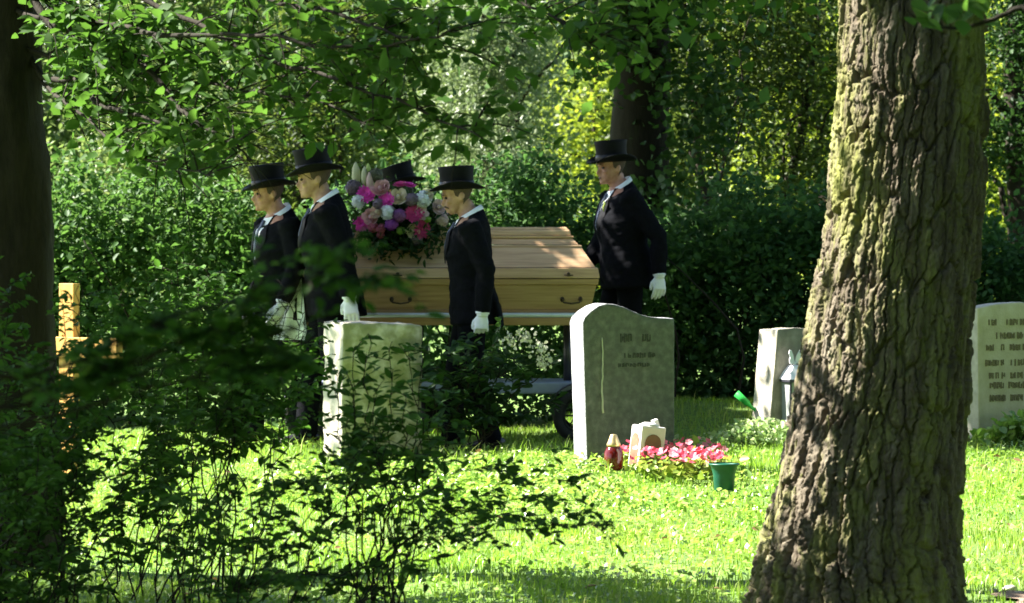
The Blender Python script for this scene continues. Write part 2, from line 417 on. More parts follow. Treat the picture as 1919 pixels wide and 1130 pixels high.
def build_litter():
    M['dead_leaf'] = mat_leaf('dead_leaves', [(0, (.10, .055, .025)), (.6, (.20, .12, .05)), (1, (.34, .25, .13))], (.3, .2, .08), .2, .7)
    x, y = in_view_xy(170, 11.6, 20.5)
    P = np.stack([x, y, gz(x, y) + .03 + .02 * rng.random(len(x))], 1)
    o = mesh_obj('dead_leaves', leaf_mesh('dead_leaves', P, .04, width=.7, up=1.6), M['dead_leaf']); tag(o, 'brown dead leaves fallen on the lawn', 'dead leaves', kind='stuff')
build_ground()
build_grass()
build_litter()

# ------------------------------------------------------------------ big flaking trunk at the right
def vor(u, v, su, sv, seed):
    "F1, F2, cell value of a jittered grid"
    U, W_ = u / su, v / sv; iu, iv = np.floor(U), np.floor(W_)
    f1 = np.full(U.shape, 9.); f2 = np.full(U.shape, 9.); val = np.zeros(U.shape)
    for a in (-1, 0, 1):
        for b in (-1, 0, 1):
            cu, cv = iu + a, iv + b
            h = lambda k: np.modf(np.abs(np.sin(cu * 127.1 + cv * 311.7 + seed * 17.3 + k * 71.9) * 43758.5453))[0]
            d = np.hypot(cu + .15 + .7 * h(0) - U, cv + .15 + .7 * h(1) - W_)
            c = h(2); n1 = d < f1
            f2 = np.where(n1, f1, np.minimum(f2, d)); val = np.where(n1, c, val); f1 = np.where(n1, d, f1)
    return f1, f2, val
def fbm(x, y, z, o=4):
    s = 0; a = 1.0
    for k in range(o):
        s = s + a * np.sin(x * 1.0 + 1.7 * np.sin(y * 1.3 + k * 2.1)) * np.sin(y * 1.1 + 1.3 * np.sin(z * .9 + x * .7 + k)) ; x, y, z, a = x * 1.93 + 1.3, y * 2.07 + .7, z * 1.98, a * .55
    return s
def build_trunk_right(root):
    Y = 11.45
    py = np.array([-300, 0, 200, 400, 600, 700, 800, 900, 1000, 1130, 1190])
    le = np.array([1580, 1576, 1566, 1548, 1515, 1497, 1478, 1455, 1432, 1405, 1385])
    ri = np.array([1838, 1842, 1847, 1834, 1822, 1815, 1808, 1799, 1791, 1804, 1825])
    z_ = CAMH - (py - YH) / F * Y
    zz = np.concatenate([np.linspace(-.06, 2.35, 480), np.linspace(2.4, 9, 40)])
    th = np.concatenate([np.linspace(np.pi * .97, np.pi * 2.03, 320), np.linspace(np.pi * 2.03, np.pi * 2.97, 36)[1:-1]])
    o = np.argsort(z_)
    l = np.interp(zz, z_[o], le[o]); r = np.interp(zz, z_[o], ri[o])
    cx = ((l + r) / 2 - PX0) / F * Y; rad = (r - l) / 2 / F * Y * np.where(zz > 2.4, 1 - (zz - 2.4) * .06, 1)
    T, Z = np.meshgrid(th, zz)
    Cx, Rd = np.repeat(cx[:, None], len(th), 1), np.repeat(rad[:, None], len(th), 1)
    u = T * .27; v = Z
    wu = u + .012 * fbm(u * 9, v * 4, v, 3) + .0035 * fbm(u * 70, v * 55, v * 30, 3) + .05 * np.sin(v * 1.3); wv = v + .03 * fbm(u * 7 + 3, v * 5, u, 3) + .006 * fbm(u * 80, v * 60 + 2, u * 20, 2)
    f1, f2, c1 = vor(wu, wv, .040, .24, 1); e1 = f2 - f1
    g1, g2, c2 = vor(wu + .01 * fbm(u * 30, v * 20, v, 2), wv, .016, .07, 2); e2 = g2 - g1
    h1, h2, c4 = vor(wu, wv, .026, .13, 9)
    H = .029 * sstep(.02, .17, e1) * (.5 + .7 * c1) + .011 * sstep(.0, .10, h2 - h1) * c4 + .009 * sstep(.02, .13, e2) * (.25 + .9 * c2) + .0016 * fbm(u * 110, v * 80, v * 40, 3)
    # rough scaly foot
    foot = sstep(.5, .05, Z)
    k1, k2, c3 = vor(wu, wv * 1.0, .035, .04, 5)
    H = H + foot * .016 * c3 * sstep(.02, .3, k2 - k1)
    # broad furrow running down the lit side and lumps
    H = H + .012 * np.sin(T * 5 + .8 * np.sin(Z * 2)) * sstep(1.6, .2, Z) + .006 * fbm(T * 3, Z * 3, T, 3)
    Rr = Rd - .034 + H
    V = np.stack([Cx + Rr * np.cos(T), Y + Rr * .95 * np.sin(T), Z], -1).reshape(-1, 3)
    n = len(th); i, j = np.meshgrid(np.arange(n), np.arange(len(zz) - 1)); a = (j * n + i).ravel(); b = (j * n + (i + 1) % n).ravel()
    ob = mesh_obj('trunk', np_mesh('trunk', V, np.stack([a, b, b + n, a + n], 1)), M['bark'], root, smooth=True)
    # loose bark plates that stand off the lit flank
    me = []
    for q in range(6):
        mb = MB(); w_, h_ = 1.0, 1.0; nn = 7
        pts = []
        for k in range(nn):
            t = 2 * math.pi * k / nn + random.random() * .4; rr = .42 + .16 * random.random()
            pts.append((w_ * rr * math.cos(t), h_ * rr * math.sin(t)))
        mb.add([(x, 0, z) for x, z in pts] + [(x * .8, -.22, z * .86) for x, z in pts] + [(0, -.26, 0)],
               [(k, (k + 1) % nn, nn + (k + 1) % nn, nn + k) for k in range(nn)] + [(nn + k, nn + (k + 1) % nn, 2 * nn) for k in range(nn)])
        m_ = mb.mesh('bark_plate'); m_.materials.append(M['bark']); me.append(m_)
    for q in range(220):
        zz0 = random.random() ** .8 * 2.25; t0 = math.pi * (1.02 + .55 * random.random() ** 1.2)
        c0 = float(np.interp(zz0, z_[o], (le[o] + ri[o]) / 2) - PX0) / F * Y; r0 = float(np.interp(zz0, z_[o], (ri[o] - le[o]) / 2)) / F * Y
        ob = bpy.data.objects.new('bark_plate', random.choice(me)); link(ob, root)
        r1 = r0 - .017 + .008 * random.random()
        ob.location = (c0 + r1 * math.cos(t0), Y + r1 * .95 * math.sin(t0), zz0)
        slope = (np.interp(zz0 + .1, z_[o], le[o]) - np.interp(zz0 - .1, z_[o], le[o])) / F * Y / .2
        ob.rotation_euler = (random.uniform(-.12, .12), float(slope) * .6 + random.uniform(-.12, .12), t0 + math.pi / 2)
        s = random.uniform(.7, 1.3); low = zz0 < .4
        ob.scale = (.019 * s, .022 * s, (.032 if low else .085) * s * random.uniform(.7, 1.4))

def tube_path(ctrl, r0, r1, n=14, wob=.03, sides=7, seed=0):
    "smooth wandering tapered branch through control points"
    rr = random.Random(seed); pts = []; rad = []
    C = [Vector(c) for c in ctrl]; m = len(C) - 1
    for i in range(n + 1):
        t = i / n * m; k = min(int(t), m - 1); f = t - k
        p0, p1, p2, p3 = C[max(k - 1, 0)], C[k], C[k + 1], C[min(k + 2, m)]
        p = .5 * ((2 * p1) + (p2 - p0) * f + (2 * p0 - 5 * p1 + 4 * p2 - p3) * f * f + (3 * p1 - p0 - 3 * p2 + p3) * f ** 3)
        s = (p2 - p1).length * wob
        if 0 < i < n: p = p + Vector((rr.uniform(-s, s), rr.uniform(-s, s), rr.uniform(-s, s)))
        pts.append(p); rad.append(r0 + (r1 - r0) * (i / n) ** .8)
    return pts, rad

def crown_points(centers, n, rad, filt=None):
    C = []
    for (c, rr, m) in zip(centers, rad, n):
        d = rng.normal(size=(m, 3)); d = unit(d) * (rng.random((m, 1)) ** .45)
        C.append(np.array(c) + d * np.array(rr))
    C = np.concatenate(C)
    if filt is not None: C = C[filt(C)]
    return C

# ------------------------------------------------------------------ trees
def build_front_trees():
    # 1: the big trunk at the right; its crown is above the picture
    t = empty('oak_tree', (0, 0, 0)); tag(t, 'thick old tree with flaking mossy bark in the right foreground', 'tree')
    build_trunk_right(t)
    b = MB()
    for k in range(9):
        a = k * .72; z0 = 5.0 + .45 * k
        p, r = tube_path([(1.37, 11.45, z0), (1.37 + 1.6 * math.cos(a), 11.45 + 1.5 * math.sin(a), z0 + .9), (1.37 + 3.2 * math.cos(a), 11.45 + 3 * math.sin(a), z0 + 1.3)], .1, .02, seed=k)
        b.tube(p, r, n=6)
    b.build('limbs', M['bark_dark'], t, True)
    def f(C): return ~lit_lawn(C) | (rng.random(len(C)) < .03)
    C = crown_points([(1.4, 11.5, 8.0), (4.2, 11.0, 5.5)], [420, 260], [(4.2, 4.0, 2.6), (2.4, 3.4, 2.2)], f)
    o = mesh_obj('crown', leaf_mesh('crown', clumps(C, 60, .35, .15), .13, simple=True), M['leaf_beech'], t); tag(o, kind='stuff')
    # twig with a few leaves dropping into the top right corner
    b = MB(); Yt = 9.0
    path = [at(1990, -40, Yt), at(1905, 15, Yt), at(1850, 40, Yt), at(1790, 52, Yt), at(1735, 45, Yt), at(1700, 20, Yt)]
    p, r = tube_path([Vector((1.9, 10.2, 3.2))] + path, .012, .003, n=26, wob=.02, seed=4); b.tube(p, r, n=6); b.build('twig', M['twig'], t, True)
    P = [at(1700 + 150 * random.random(), -10 + 48 * random.random(), Yt + random.uniform(-.15, .15)) for _ in range(26)]
    for q in P: leaf_object(t, q, Vector((random.uniform(-1, 1), random.uniform(-1, 1), -.5)), Vector((random.uniform(-.5, .5), -.5, .8)), random.uniform(.05, .075), .8, 'leaf_beech')

    # 2: dark trunk at the left edge, its boughs hang over the upper left
    t = empty('hornbeam_tree', (0, 0, 0)); tag(t, 'dark trunked broadleaf tree at the left edge with boughs hanging over', 'tree')
    Y = 13.0; b = MB()
    pts = []; rad = []
    for py, l, r in [(1080, -130, 118), (900, -110, 108), (700, -95, 102), (500, -85, 100), (300, -75, 90), (150, -70, 78), (0, -60, 70), (-600, -40, 60), (-2000, 0, 40)]:
        q = at((l + r) / 2, py, Y); pts.append(q); rad.append((r - l) / 2 / F * Y)
    pts[0].z = min(pts[0].z, -.05); b.tube(pts, rad, side=(1, 0, 0), n=40)
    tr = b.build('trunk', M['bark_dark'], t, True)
    bm = bmesh.new(); bm.from_mesh(tr.data)
    bmesh.ops.subdivide_edges(bm, edges=[e for e in bm.edges if abs(e.verts[0].co.z - e.verts[1].co.z) > .05], cuts=7)
    for v in bm.verts:
        d = Vector((v.co.x - pts[2].x, v.co.y - Y, 0)); 
        if d.length > .05: v.co += d.normalized() * (.022 * mnoise.noise(Vector((v.co.x * 22, v.co.y * 22, v.co.z * 3))) + .01 * mnoise.noise(v.co * 25))
    bm.to_mesh(tr.data); bm.free()
    limbs = [  # (photo polyline, distance at start and end, radii)
        ([(60, -20), (170, 60), (270, 120), (335, 200), (400, 250), (450, 275)], 12.6, 11.2, .03, .006),
        ([(75, 138), (140, 150), (185, 195), (250, 215), (330, 245), (400, 300)], 12.9, 11.5, .022, .005),
        ([(75, 145), (120, 190), (210, 265), (270, 296), (340, 318), (400, 330)], 12.9, 11.0, .014, .004),
        ([(60, 30), (200, 45), (300, 66), (460, 60), (640, 90), (800, 70)], 12.8, 10.4, .022, .005),
        ([(120, -60), (330, 30), (500, 110), (640, 150), (800, 215), (905, 260)], 12.4, 10.2, .02, .004),
        ([(300, -90), (480, -10), (640, 30), (760, 70), (860, 60)], 12.0, 10.2, .018, .004),
        ([(60, 100), (260, 135), (420, 165), (560, 180), (700, 235)], 12.9, 10.8, .016, .004),
        ([(500, -120), (700, -60), (900, -20), (1030, 30), (1120, 90)], 12.0, 10.4, .018, .004),
        ([(40, -40), (120, 40), (160, 90), (215, 60)], 12.6, 12.0, .012, .004)]
    b = MB(); spots = []
    for k, (pl, y0, y1, r0, r1) in enumerate(limbs):
        c = [at(x, y, y0 + (y1 - y0) * i / (len(pl) - 1)) for i, (x, y) in enumerate(pl)]
        p, r = tube_path([pts[6] if k else pts[7]] + c, r0, r1, n=22, wob=.02, seed=k + 20); r = [q * .75 for q in r]; b.tube(p, r, n=6)
        n_tw = 38
        for q in range(n_tw):
            f_ = .25 + .75 * q / n_tw; s = p[int(f_ * (len(p) - 1))]
            e = s + Vector((random.uniform(-.05, .38), random.uniform(-.3, .3), random.uniform(-.24, .16)))
            tp, tr_ = tube_path([s, (s + e) / 2 + Vector((0, 0, .03)), e], .004, .0012, n=5, seed=q); b.tube(tp, tr_, n=5)
            for u in range(11): spots.append(s.lerp(e, .1 + .9 * u / 10) + Vector((random.gauss(0, .025), random.gauss(0, .05), random.gauss(0, .022))))
    b.build('limbs', M['twig'], t, True)
    def free(q):
        x, y = PX0 + q.x / q.y * F, YH + (CAMH - q.z) / q.y * F
        return y < (335 if x < 430 else 268 if x < 700 else 285)
    spots = [q for q in spots if free(q)]
    random.shuffle(spots)
    for q in spots[:290]: leaf_object(t, q, Vector((random.uniform(-.6, 1), random.uniform(-.8, .8), random.uniform(-.7, .1))), Vector((random.gauss(0, .35), random.gauss(-.25, .35), 1)), random.uniform(.045, .078), .62, 'leaf_beech')
    P = np.array([tuple(s) for s in spots[290:]])
    o = mesh_obj('foliage', leaf_mesh('foliage', P, .058, width=.62, up=1.0), M['leaf_beech'], t); tag(o, kind='stuff')
    # crown overhead that keeps the left foreground in shade
    def f2(C):
        x, y = shadow_xy(C); py_ = YH - (C[:, 2] - CAMH) / C[:, 1] * F
        return (~lit_lawn(C)) & (py_ < -25)
    C = crown_points([(-4.6, 12.2, 5.6), (-2.6, 11.5, 4.6), (-6.0, 10.5, 5.2), (-3.0, 8.0, 4.6), (-3.6, 6.0, 4.4)], [420, 200, 200, 170, 190], [(3.0, 2.6, 1.9), (2.2, 2.2, 1.1), (2.4, 2.4, 1.5), (2.6, 2.6, 1.2), (2.6, 2.0, 1.1)], f2)
    o = mesh_obj('crown', leaf_mesh('crown', clumps(C, 75, .30, .12), .10, simple=True), M['leaf_beech'], t); tag(o, kind='stuff')
    b = MB()
    for k in range(4):
        a = 3.0 + k * .3; b.tube(*tube_path([(-1.98, 13, 3.6 + .3 * k), (-1.98 + 1.4 * math.cos(a), 13 + 1.2 * math.sin(a), 4.3 + .3 * k), (-2.2 + 3 * math.cos(a), 12.6 + 2.6 * math.sin(a), 4.9 + .3 * k)], .05, .012, seed=k + 50), n=6)
    b.build('upper_limbs', M['bark_dark'], t, True)

LEAF_VARS = {}
def leaf_var(matname, wd):
    key = (matname, round(wd, 1))
    if key not in LEAF_VARS:
        L_ = []
        for q in range(4):
            mb = MB(); n = 5; ts = [0, .16, .36, .6, .82, 1.0]; ws = [0, .62, 1.0, .86, .45, 0]
            cur = random.uniform(-.12, .16); fold = random.uniform(.06, .16); sk = random.uniform(-.06, .06)
            mid = [(sk * math.sin(t * 3), t, -cur * t * t) for t in ts]
            Lf = [(m_[0] - .5 * wd * w_, t, m_[2] + fold * w_ * .5) for m_, w_, t in zip(mid, ws, ts)]
            Rt = [(m_[0] + .5 * wd * w_, t, m_[2] + fold * w_ * .5) for m_, w_, t in zip(mid, ws, ts)]
            vs = mid + Lf[1:-1] + Rt[1:-1]; l0, r0 = 6, 10
            fs = [(0, 1, l0), (0, r0, 1)]
            for i in range(1, 4): fs += [(i, i + 1, l0 + i, l0 + i - 1), (i, r0 + i - 1, r0 + i, i + 1)]
            fs += [(4, 5, l0 + 3), (4, r0 + 3, 5)]
            mb.add(vs, fs); me = mb.mesh('leaf'); me.materials.append(M[matname]); me.shade_smooth(); L_.append(me)
        LEAF_VARS[key] = L_
    return random.choice(LEAF_VARS[key])
def leaf_object(parent, p, d, n, L_, wd, matname):
    o = bpy.data.objects.new('leaf', leaf_var(matname, wd)); link(o, parent)
    d = Vector(d).normalized(); n = Vector(n); n = (n - d * n.dot(d)).normalized(); s = d.cross(n)
    Mx = Matrix((s, d, n)).transposed().to_4x4() @ Matrix.Scale(L_, 4); Mx.translation = Vector(p)
    o.matrix_basis = parent.matrix_basis.inverted() @ Mx if parent.type == 'EMPTY' else Mx
    return o
build_front_trees()

# ------------------------------------------------------------------ shrubs in the foreground
def shrub(name, label, stems, tw, per, leaf, wd, matname, nobj, group='foreground shrubs', tw_len=.2, flat_up=.8, sd=0):
    "stems: list of (control points, r0, r1, first leafy fraction)"
    rr = random.Random(sd); base = Vector(stems[0][0][0])
    t = empty(name, base); tag(t, label, 'shrub', group); sb = MB(); L_ = []
    for k, (c, r0, r1, f0) in enumerate(stems):
        p, r = tube_path(c, r0, r1, n=16, wob=.05, sides=5, seed=sd * 97 + k); sb.tube([q - base for q in p], r, n=5)
        for q in range(tw):
            f_ = f0 + (1 - f0) * (q + rr.random()) / tw; i = min(int(f_ * 16), 15); s = p[i].lerp(p[i + 1], f_ * 16 - i)
            td = (p[i + 1] - p[i]).normalized()
            d = (td * .6 + Vector((rr.gauss(0, .7), rr.gauss(0, .7), rr.gauss(.05, .4)))).normalized()
            ln = tw_len * rr.uniform(.5, 1.2) * (1.15 - .5 * f_); e = s + d * ln - Vector((0, 0, .15 * ln))
            sb.tube([q_ - base for q_ in (s, s.lerp(e, .5) + Vector((0, 0, .06 * ln)), e)], [.0018, .0014, .0008], n=4)
            for u in range(per):
                g = (u + .6) / per; c_ = s.lerp(e, g); side = -1 if u % 2 else 1
                lat = d.cross(Vector((0, 0, 1))); lat = lat.normalized() if lat.length > .01 else Vector((1, 0, 0))
                ld = d * .55 + lat * side * .9 + Vector((rr.gauss(0, .2), rr.gauss(0, .2), rr.gauss(-.12, .28)))
                ln_ = Vector((rr.gauss(0, .4), rr.gauss(-.15, .4), flat_up))
                L_.append((c_, ld, ln_, leaf * rr.uniform(.6, 1.3) * (.75 if g > .9 else 1)))
    def keep(a):   # the cross stands in a gap of the foliage
        px = PX0 + a[0].x / a[0].y * F; py = YH + (CAMH - a[0].z) / a[0].y * F
        if 100 < px < 158 and 518 < py < 605: return rr.random() < .4
        if 495 < px < 592 and 505 < py < 645: return rr.random() < .06
        if 190 < px < 246 and 620 < py < 678: return rr.random() < .4
        return True
    L_ = [a for a in L_ if keep(a)]
    sb.build('stems', M['twig'], t, True)
    # the leaves that show largest are parts of their own
    def show(a): 
        px = PX0 + a[0].x / a[0].y * F; py = YH + (CAMH - a[0].z) / a[0].y * F
        return -(a[3] / a[0].y) * (1.0 if (0 < px < 1919 and 0 < py < 1130) else .01)
    L_.sort(key=show)
    for a in L_[:nobj]: leaf_object(t, a[0], a[1], a[2], a[3], wd, matname)
    rest = L_[nobj:]
    if rest:
        P = np.array([tuple(a[0] - base) for a in rest]); D = np.array([tuple(a[1]) for a in rest]); N_ = np.array([tuple(a[2]) for a in rest]); S = np.array([a[3] for a in rest])
        N_ = unit(N_); D = unit(D - N_ * (D * N_).sum(1, keepdims=True)); X = np.cross(D, N_)
        V = P[:, None] + S[:, None, None] * (D[:, None] * LEAF_T[None, :, None] + X[:, None] * (LEAF_S * wd)[None, :, None] + N_[:, None] * LEAF_N[None, :, None])
        Q = (np.arange(len(P))[:, None, None] * 6 + np.array([[0, 1, 2, 3], [0, 3, 4, 5]])[None]).reshape(-1, 4)
        o = mesh_obj('foliage', np_mesh('foliage', V.reshape(-1, 3), Q), M[matname], t); tag(o, kind='stuff')
    return t

def stem(pxs, Y0, Y1, r0=.006, r1=.0015, f0=.25):
    "photo polyline; the first point stands on the ground at Y0"
    n = len(pxs) - 1; c = []
    for i, (x, y) in enumerate(pxs):
        Y = Y0 + (Y1 - Y0) * i / n
        p = at(x, y, Y)
        if i == 0: p.z = float(gz(p.x, p.y)) - .02
        c.append(p)
    return (c, r0, r1, f0)

rs = random.Random(5)
# dense dark shrub filling the lower left
st = []
for k in range(38):
    xb = rs.uniform(-80, 330) if k < 24 else rs.uniform(-80, 130); Y0 = rs.uniform(10.6, 11.6)
    xt = xb + rs.uniform(-110, 200); yt = rs.uniform(490, 860) + max(0, (xt - 300) * .25)
    st.append(stem([(xb, 1100), ((xb + xt) / 2 + rs.uniform(-40, 40), (1100 + yt) / 2), (xt, yt)], Y0, Y0 + rs.uniform(-.9, .6), .004, .0012, .08 if xb < 120 else .28))
shrub('privet_shrub', 'dense dark green shrub filling the lower left corner below the boughs', st, 15, 12, .043, .5, 'leaf_front', 290, sd=1, tw_len=.21)
st = []
for k in range(22):
    xb = rs.uniform(240, 460); Y0 = rs.uniform(11.2, 12.2)
    xt = xb + rs.uniform(-60, 230); yt = rs.uniform(470, 680) + max(0, (xt - 420) * .4)
    st.append(stem([(xb, 1050), ((xb + xt) / 2 + rs.uniform(-30, 30), (1050 + yt) / 2 - 20), (xt, yt)], Y0, Y0 + rs.uniform(-.6, .6), .004, .0012, .45))
shrub('elder_shrub', 'dark leafy shrub between the wooden cross and the pale square gravestone', st, 15, 11, .045, .5, 'leaf_front', 250, sd=2, tw_len=.22)
# thin open shrub whose sprays reach over the lawn
st = []
tips = [(1150, 985), (1120, 960), (1080, 900), (1020, 935), (985, 975), (940, 880), (900, 960), (860, 1010), (830, 930), (800, 850), (740, 900), (700, 960), (680, 860), (640, 900), (600, 1000), (560, 900), (520, 940), (480, 1010), (430, 900), (400, 980), (330, 930), (300, 1020), (640, 1080), (720, 1100), (560, 1080), (460, 1100)]
for k, (xt, yt) in enumerate(tips):
    xb = [350, 430, 520, 610][min(3, max(0, int((xt - 250) / 210)))] + rs.uniform(-8, 8); Y0 = 10.3 + .11 * (k % 4)
    hi = min(yt - 10, 900) if xt > 900 else yt + 40
    st.append(stem([(xb, 1180), (xb + (xt - xb) * .3, 1180 + (yt - 1180) * .55), (xb + (xt - xb) * .7, 1180 + (yt - 1180) * .9 - 15), (xt, yt)], Y0, Y0 + rs.uniform(-.5, .4), .0032, .0009, .34 if xt > 600 else .2))
shrub('honeysuckle_shrub', 'thin open shrub whose leafy sprays reach right over the sunny lawn', st, 10, 7, .044, .52, 'leaf_front', 295, sd=3, tw_len=.17)
# spray in front of the pale stone
st = []
tips = [(665, 650), (690, 625), (735, 640), (770, 660), (790, 690), (660, 720), (700, 740), (760, 740), (720, 800), (650, 790), (780, 800), (690, 850), (810, 730), (830, 790), (640, 690)]
for k, (xt, yt) in enumerate(tips):
    xb = (690 if k % 2 else 735) + rs.uniform(-8, 8); Y0 = rs.uniform(10.6, 11.0)
    st.append(stem([(xb, 1120), (xb + (xt - xb) * .4 + rs.uniform(-20, 30), 960), (xt + rs.uniform(-10, 10), (yt + 960) / 2), (xt, yt)], Y0, Y0 + rs.uniform(-.3, .3), .004, .0012, .5))
shrub('snowberry_shrub', 'leafy shoots rising in front of the pale square gravestone', st, 7, 6, .05, .5, 'leaf_front', 290, sd=4, tw_len=.15)
st = []
for k in range(13):
    xt = rs.uniform(800, 1050); yt = rs.uniform(615, 790) + abs(xt - 930) * .25
    xb = 880 + rs.uniform(-60, 60)
    st.append(stem([(xb, 860), ((xb + xt) / 2, (860 + yt) / 2 - 20), (xt, yt)], 19.9, 19.85 + rs.uniform(-.15, .1), .006, .002, .35))
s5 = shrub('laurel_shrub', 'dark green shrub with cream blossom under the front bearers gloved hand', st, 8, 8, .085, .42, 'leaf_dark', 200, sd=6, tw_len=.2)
for (x, y, h_) in [(958, 640, .13), (1012, 655, .11), (985, 628, .07), (1018, 678, .05)]:
    c = at(x, y, 19.65); P = [tuple(c + Vector((random.gauss(0, .03) + h_ * .25 * u, random.gauss(0, .02), random.gauss(0, .018) - h_ * .5 * u)) - s5.location) for u in np.linspace(-.5, .5, 60)]
    mesh_obj('blossom', leaf_mesh('blossom', P, .022, width=.9, up=.2), M['cream_flower'], s5)
# blurred sapling close to the viewer
st = []
for pl in [[(-260, 800), (100, 680), (380, 585), (580, 520), (745, 540)], [(-260, 860), (60, 730), (330, 640), (530, 560), (660, 470)], [(-260, 900), (100, 760), (340, 680), (480, 640), (580, 600)], [(-200, 900), (40, 700), (200, 640), (330, 600)], [(-260, 880), (80, 740), (300, 660), (420, 600), (500, 520)], [(-260, 920), (80, 780), (320, 720), (450, 690), (560, 680)], [(-230, 900), (0, 760), (120, 720), (240, 700)]]:
    c = [Vector((-1.45, 6.1, 0)), at(pl[0][0], pl[0][1], 6.0)] + [at(x, y, 6.0) for x, y in pl[1:]]
    st.append((c, .006, .0015, .62))
shrub('young_beech', 'young beech with soft arching branches crossing in front of the left bearers', st, 19, 8, .036, .6, 'leaf_front', 290, sd=7, tw_len=.13)

# ------------------------------------------------------------------ hedge and trees behind
def hedge(name, label, x0, x1, yc, dep, top, n, matname, sd):
    t = empty(name, ((x0 + x1) / 2, yc, float(gz((x0 + x1) / 2, yc)))); r = np.random.default_rng(sd); b = MB()
    for k in range(int((x1 - x0) * 4)):
        x = x0 + (x1 - x0) * r.random(); y = yc + dep * .3 * r.normal(); h_ = top * .8
        p, rd = tube_path([Vector((x, y, 0)) - t.location, Vector((x + r.normal() * .1, y + r.normal() * .1, h_ * .5)) - t.location, Vector((x + r.normal() * .25, y + r.normal() * .2, h_)) - t.location], .014, .005, n=7, seed=k); b.tube(p, rd, n=5)
    b.build('stems', M['twig'], t, True)
    C = np.stack([r.uniform(x0, x1, n), yc + dep * (r.random(n) - .5), r.random(n) ** .8], 1)
    C[:, 2] = (.05 + C[:, 2] * (top + .16 * np.sin(C[:, 0] * 2.1 + sd) + .13 * np.sin(C[:, 0] * 5.3 + C[:, 1] * 3) + .07 * np.sin(C[:, 0] * 13.1)))
    P = clumps(C, 46, .11, .06, r)
    P = P[P[:, 2] > .02]
    o = mesh_obj('foliage', leaf_mesh('foliage', P - np.array(t.location), .058, width=.6, up=.7, r=r), M[matname], t); tag(o, kind='stuff')
    tag(t, label, 'hedge', 'hedges behind the graves'); return t
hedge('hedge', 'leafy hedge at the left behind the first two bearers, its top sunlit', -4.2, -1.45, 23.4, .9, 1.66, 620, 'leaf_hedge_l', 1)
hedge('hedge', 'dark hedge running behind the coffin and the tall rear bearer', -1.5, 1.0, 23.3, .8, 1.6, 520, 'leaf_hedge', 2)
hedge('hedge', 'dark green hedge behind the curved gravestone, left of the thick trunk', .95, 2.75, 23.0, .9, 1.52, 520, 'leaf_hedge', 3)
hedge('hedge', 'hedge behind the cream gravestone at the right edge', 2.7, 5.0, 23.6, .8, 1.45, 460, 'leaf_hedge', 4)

def bg_tree(name, label, x, y, tr, h, blobs, nblob, matname, leaf, per=60, sx=.26, sz=.1, lean=0, filt=None, group='trees behind the hedge', trunkmat='bark_dark', limbs=6, up=.7, l0=3, simple=False):
    t = empty(name, (x, y, 0)); tag(t, label, 'tree', group); b = MB()
    p, r = tube_path([(0, 0, -.1), (lean * .3, 0, h * .3), (lean * .75, .1, h * .65), (lean, 0, h)], tr, tr * .35, n=14, wob=.015, seed=int(x * 100)); b.tube(p, r, n=14)
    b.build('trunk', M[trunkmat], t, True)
    b = MB()
    for k in range(limbs):
        s = p[l0 + k % (12 - l0)]; c = Vector(blobs[k % len(blobs)][0]) - Vector((x, y, 0)) + Vector((random.gauss(0, .4), random.gauss(0, .4), random.gauss(0, .3)))
        b.tube(*tube_path([s, s.lerp(c, .5) + Vector((0, 0, .2)), c], tr * .3, tr * .06, n=9, wob=.06, seed=k + int(x * 31)), n=6)
    b.build('limbs', M[trunkmat], t, True)
    C = crown_points([q[0] for q in blobs], nblob, [q[1] for q in blobs], filt)
    C = C[C[:, 2] > .15]
    o = mesh_obj('crown', leaf_mesh('crown', clumps(C, per, sx, sz) - np.array([x, y, 0]), leaf, up=up, simple=(simple or y > 33.5 or name == 'lime_tree')), M[matname], t); tag(o, kind='stuff')
    return t
def shade(C): return ~lit_lawn(C)
# ivy-clad dark trunk behind the tall rear bearer; its wide crown shades the procession
def over_procession(C):
    py_ = YH - (C[:, 2] - CAMH) / C[:, 1] * F
    return ~lit_lawn(C, 19.6) & (py_ < -15)
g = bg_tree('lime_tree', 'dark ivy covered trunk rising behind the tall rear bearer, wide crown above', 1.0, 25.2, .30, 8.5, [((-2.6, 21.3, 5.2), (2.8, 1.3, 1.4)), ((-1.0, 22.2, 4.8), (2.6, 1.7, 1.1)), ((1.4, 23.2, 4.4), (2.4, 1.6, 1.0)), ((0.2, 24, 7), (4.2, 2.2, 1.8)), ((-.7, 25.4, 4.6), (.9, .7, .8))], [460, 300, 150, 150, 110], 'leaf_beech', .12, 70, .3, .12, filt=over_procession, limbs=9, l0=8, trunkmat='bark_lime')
C = np.stack([1.36 + .24 * rng.normal(size=80), 24.85 + .22 * rng.normal(size=80), rng.uniform(.3, 3.6, 80)], 1)
C2 = np.stack([.80 + .16 * rng.normal(size=60), 24.9 + .3 * rng.normal(size=60), rng.uniform(1.9, 3.9, 60)], 1); C2 = C2[(C2[:, 2] > 2.75) | (C2[:, 0] > .95)]; C = np.concatenate([C, C2])
o = mesh_obj('ivy', leaf_mesh('ivy', clumps(C, 40, .11, .1) - np.array([1.0, 25.2, 0]), .065, width=.85, up=.3), M['leaf_dark'], g); tag(o, kind='stuff')

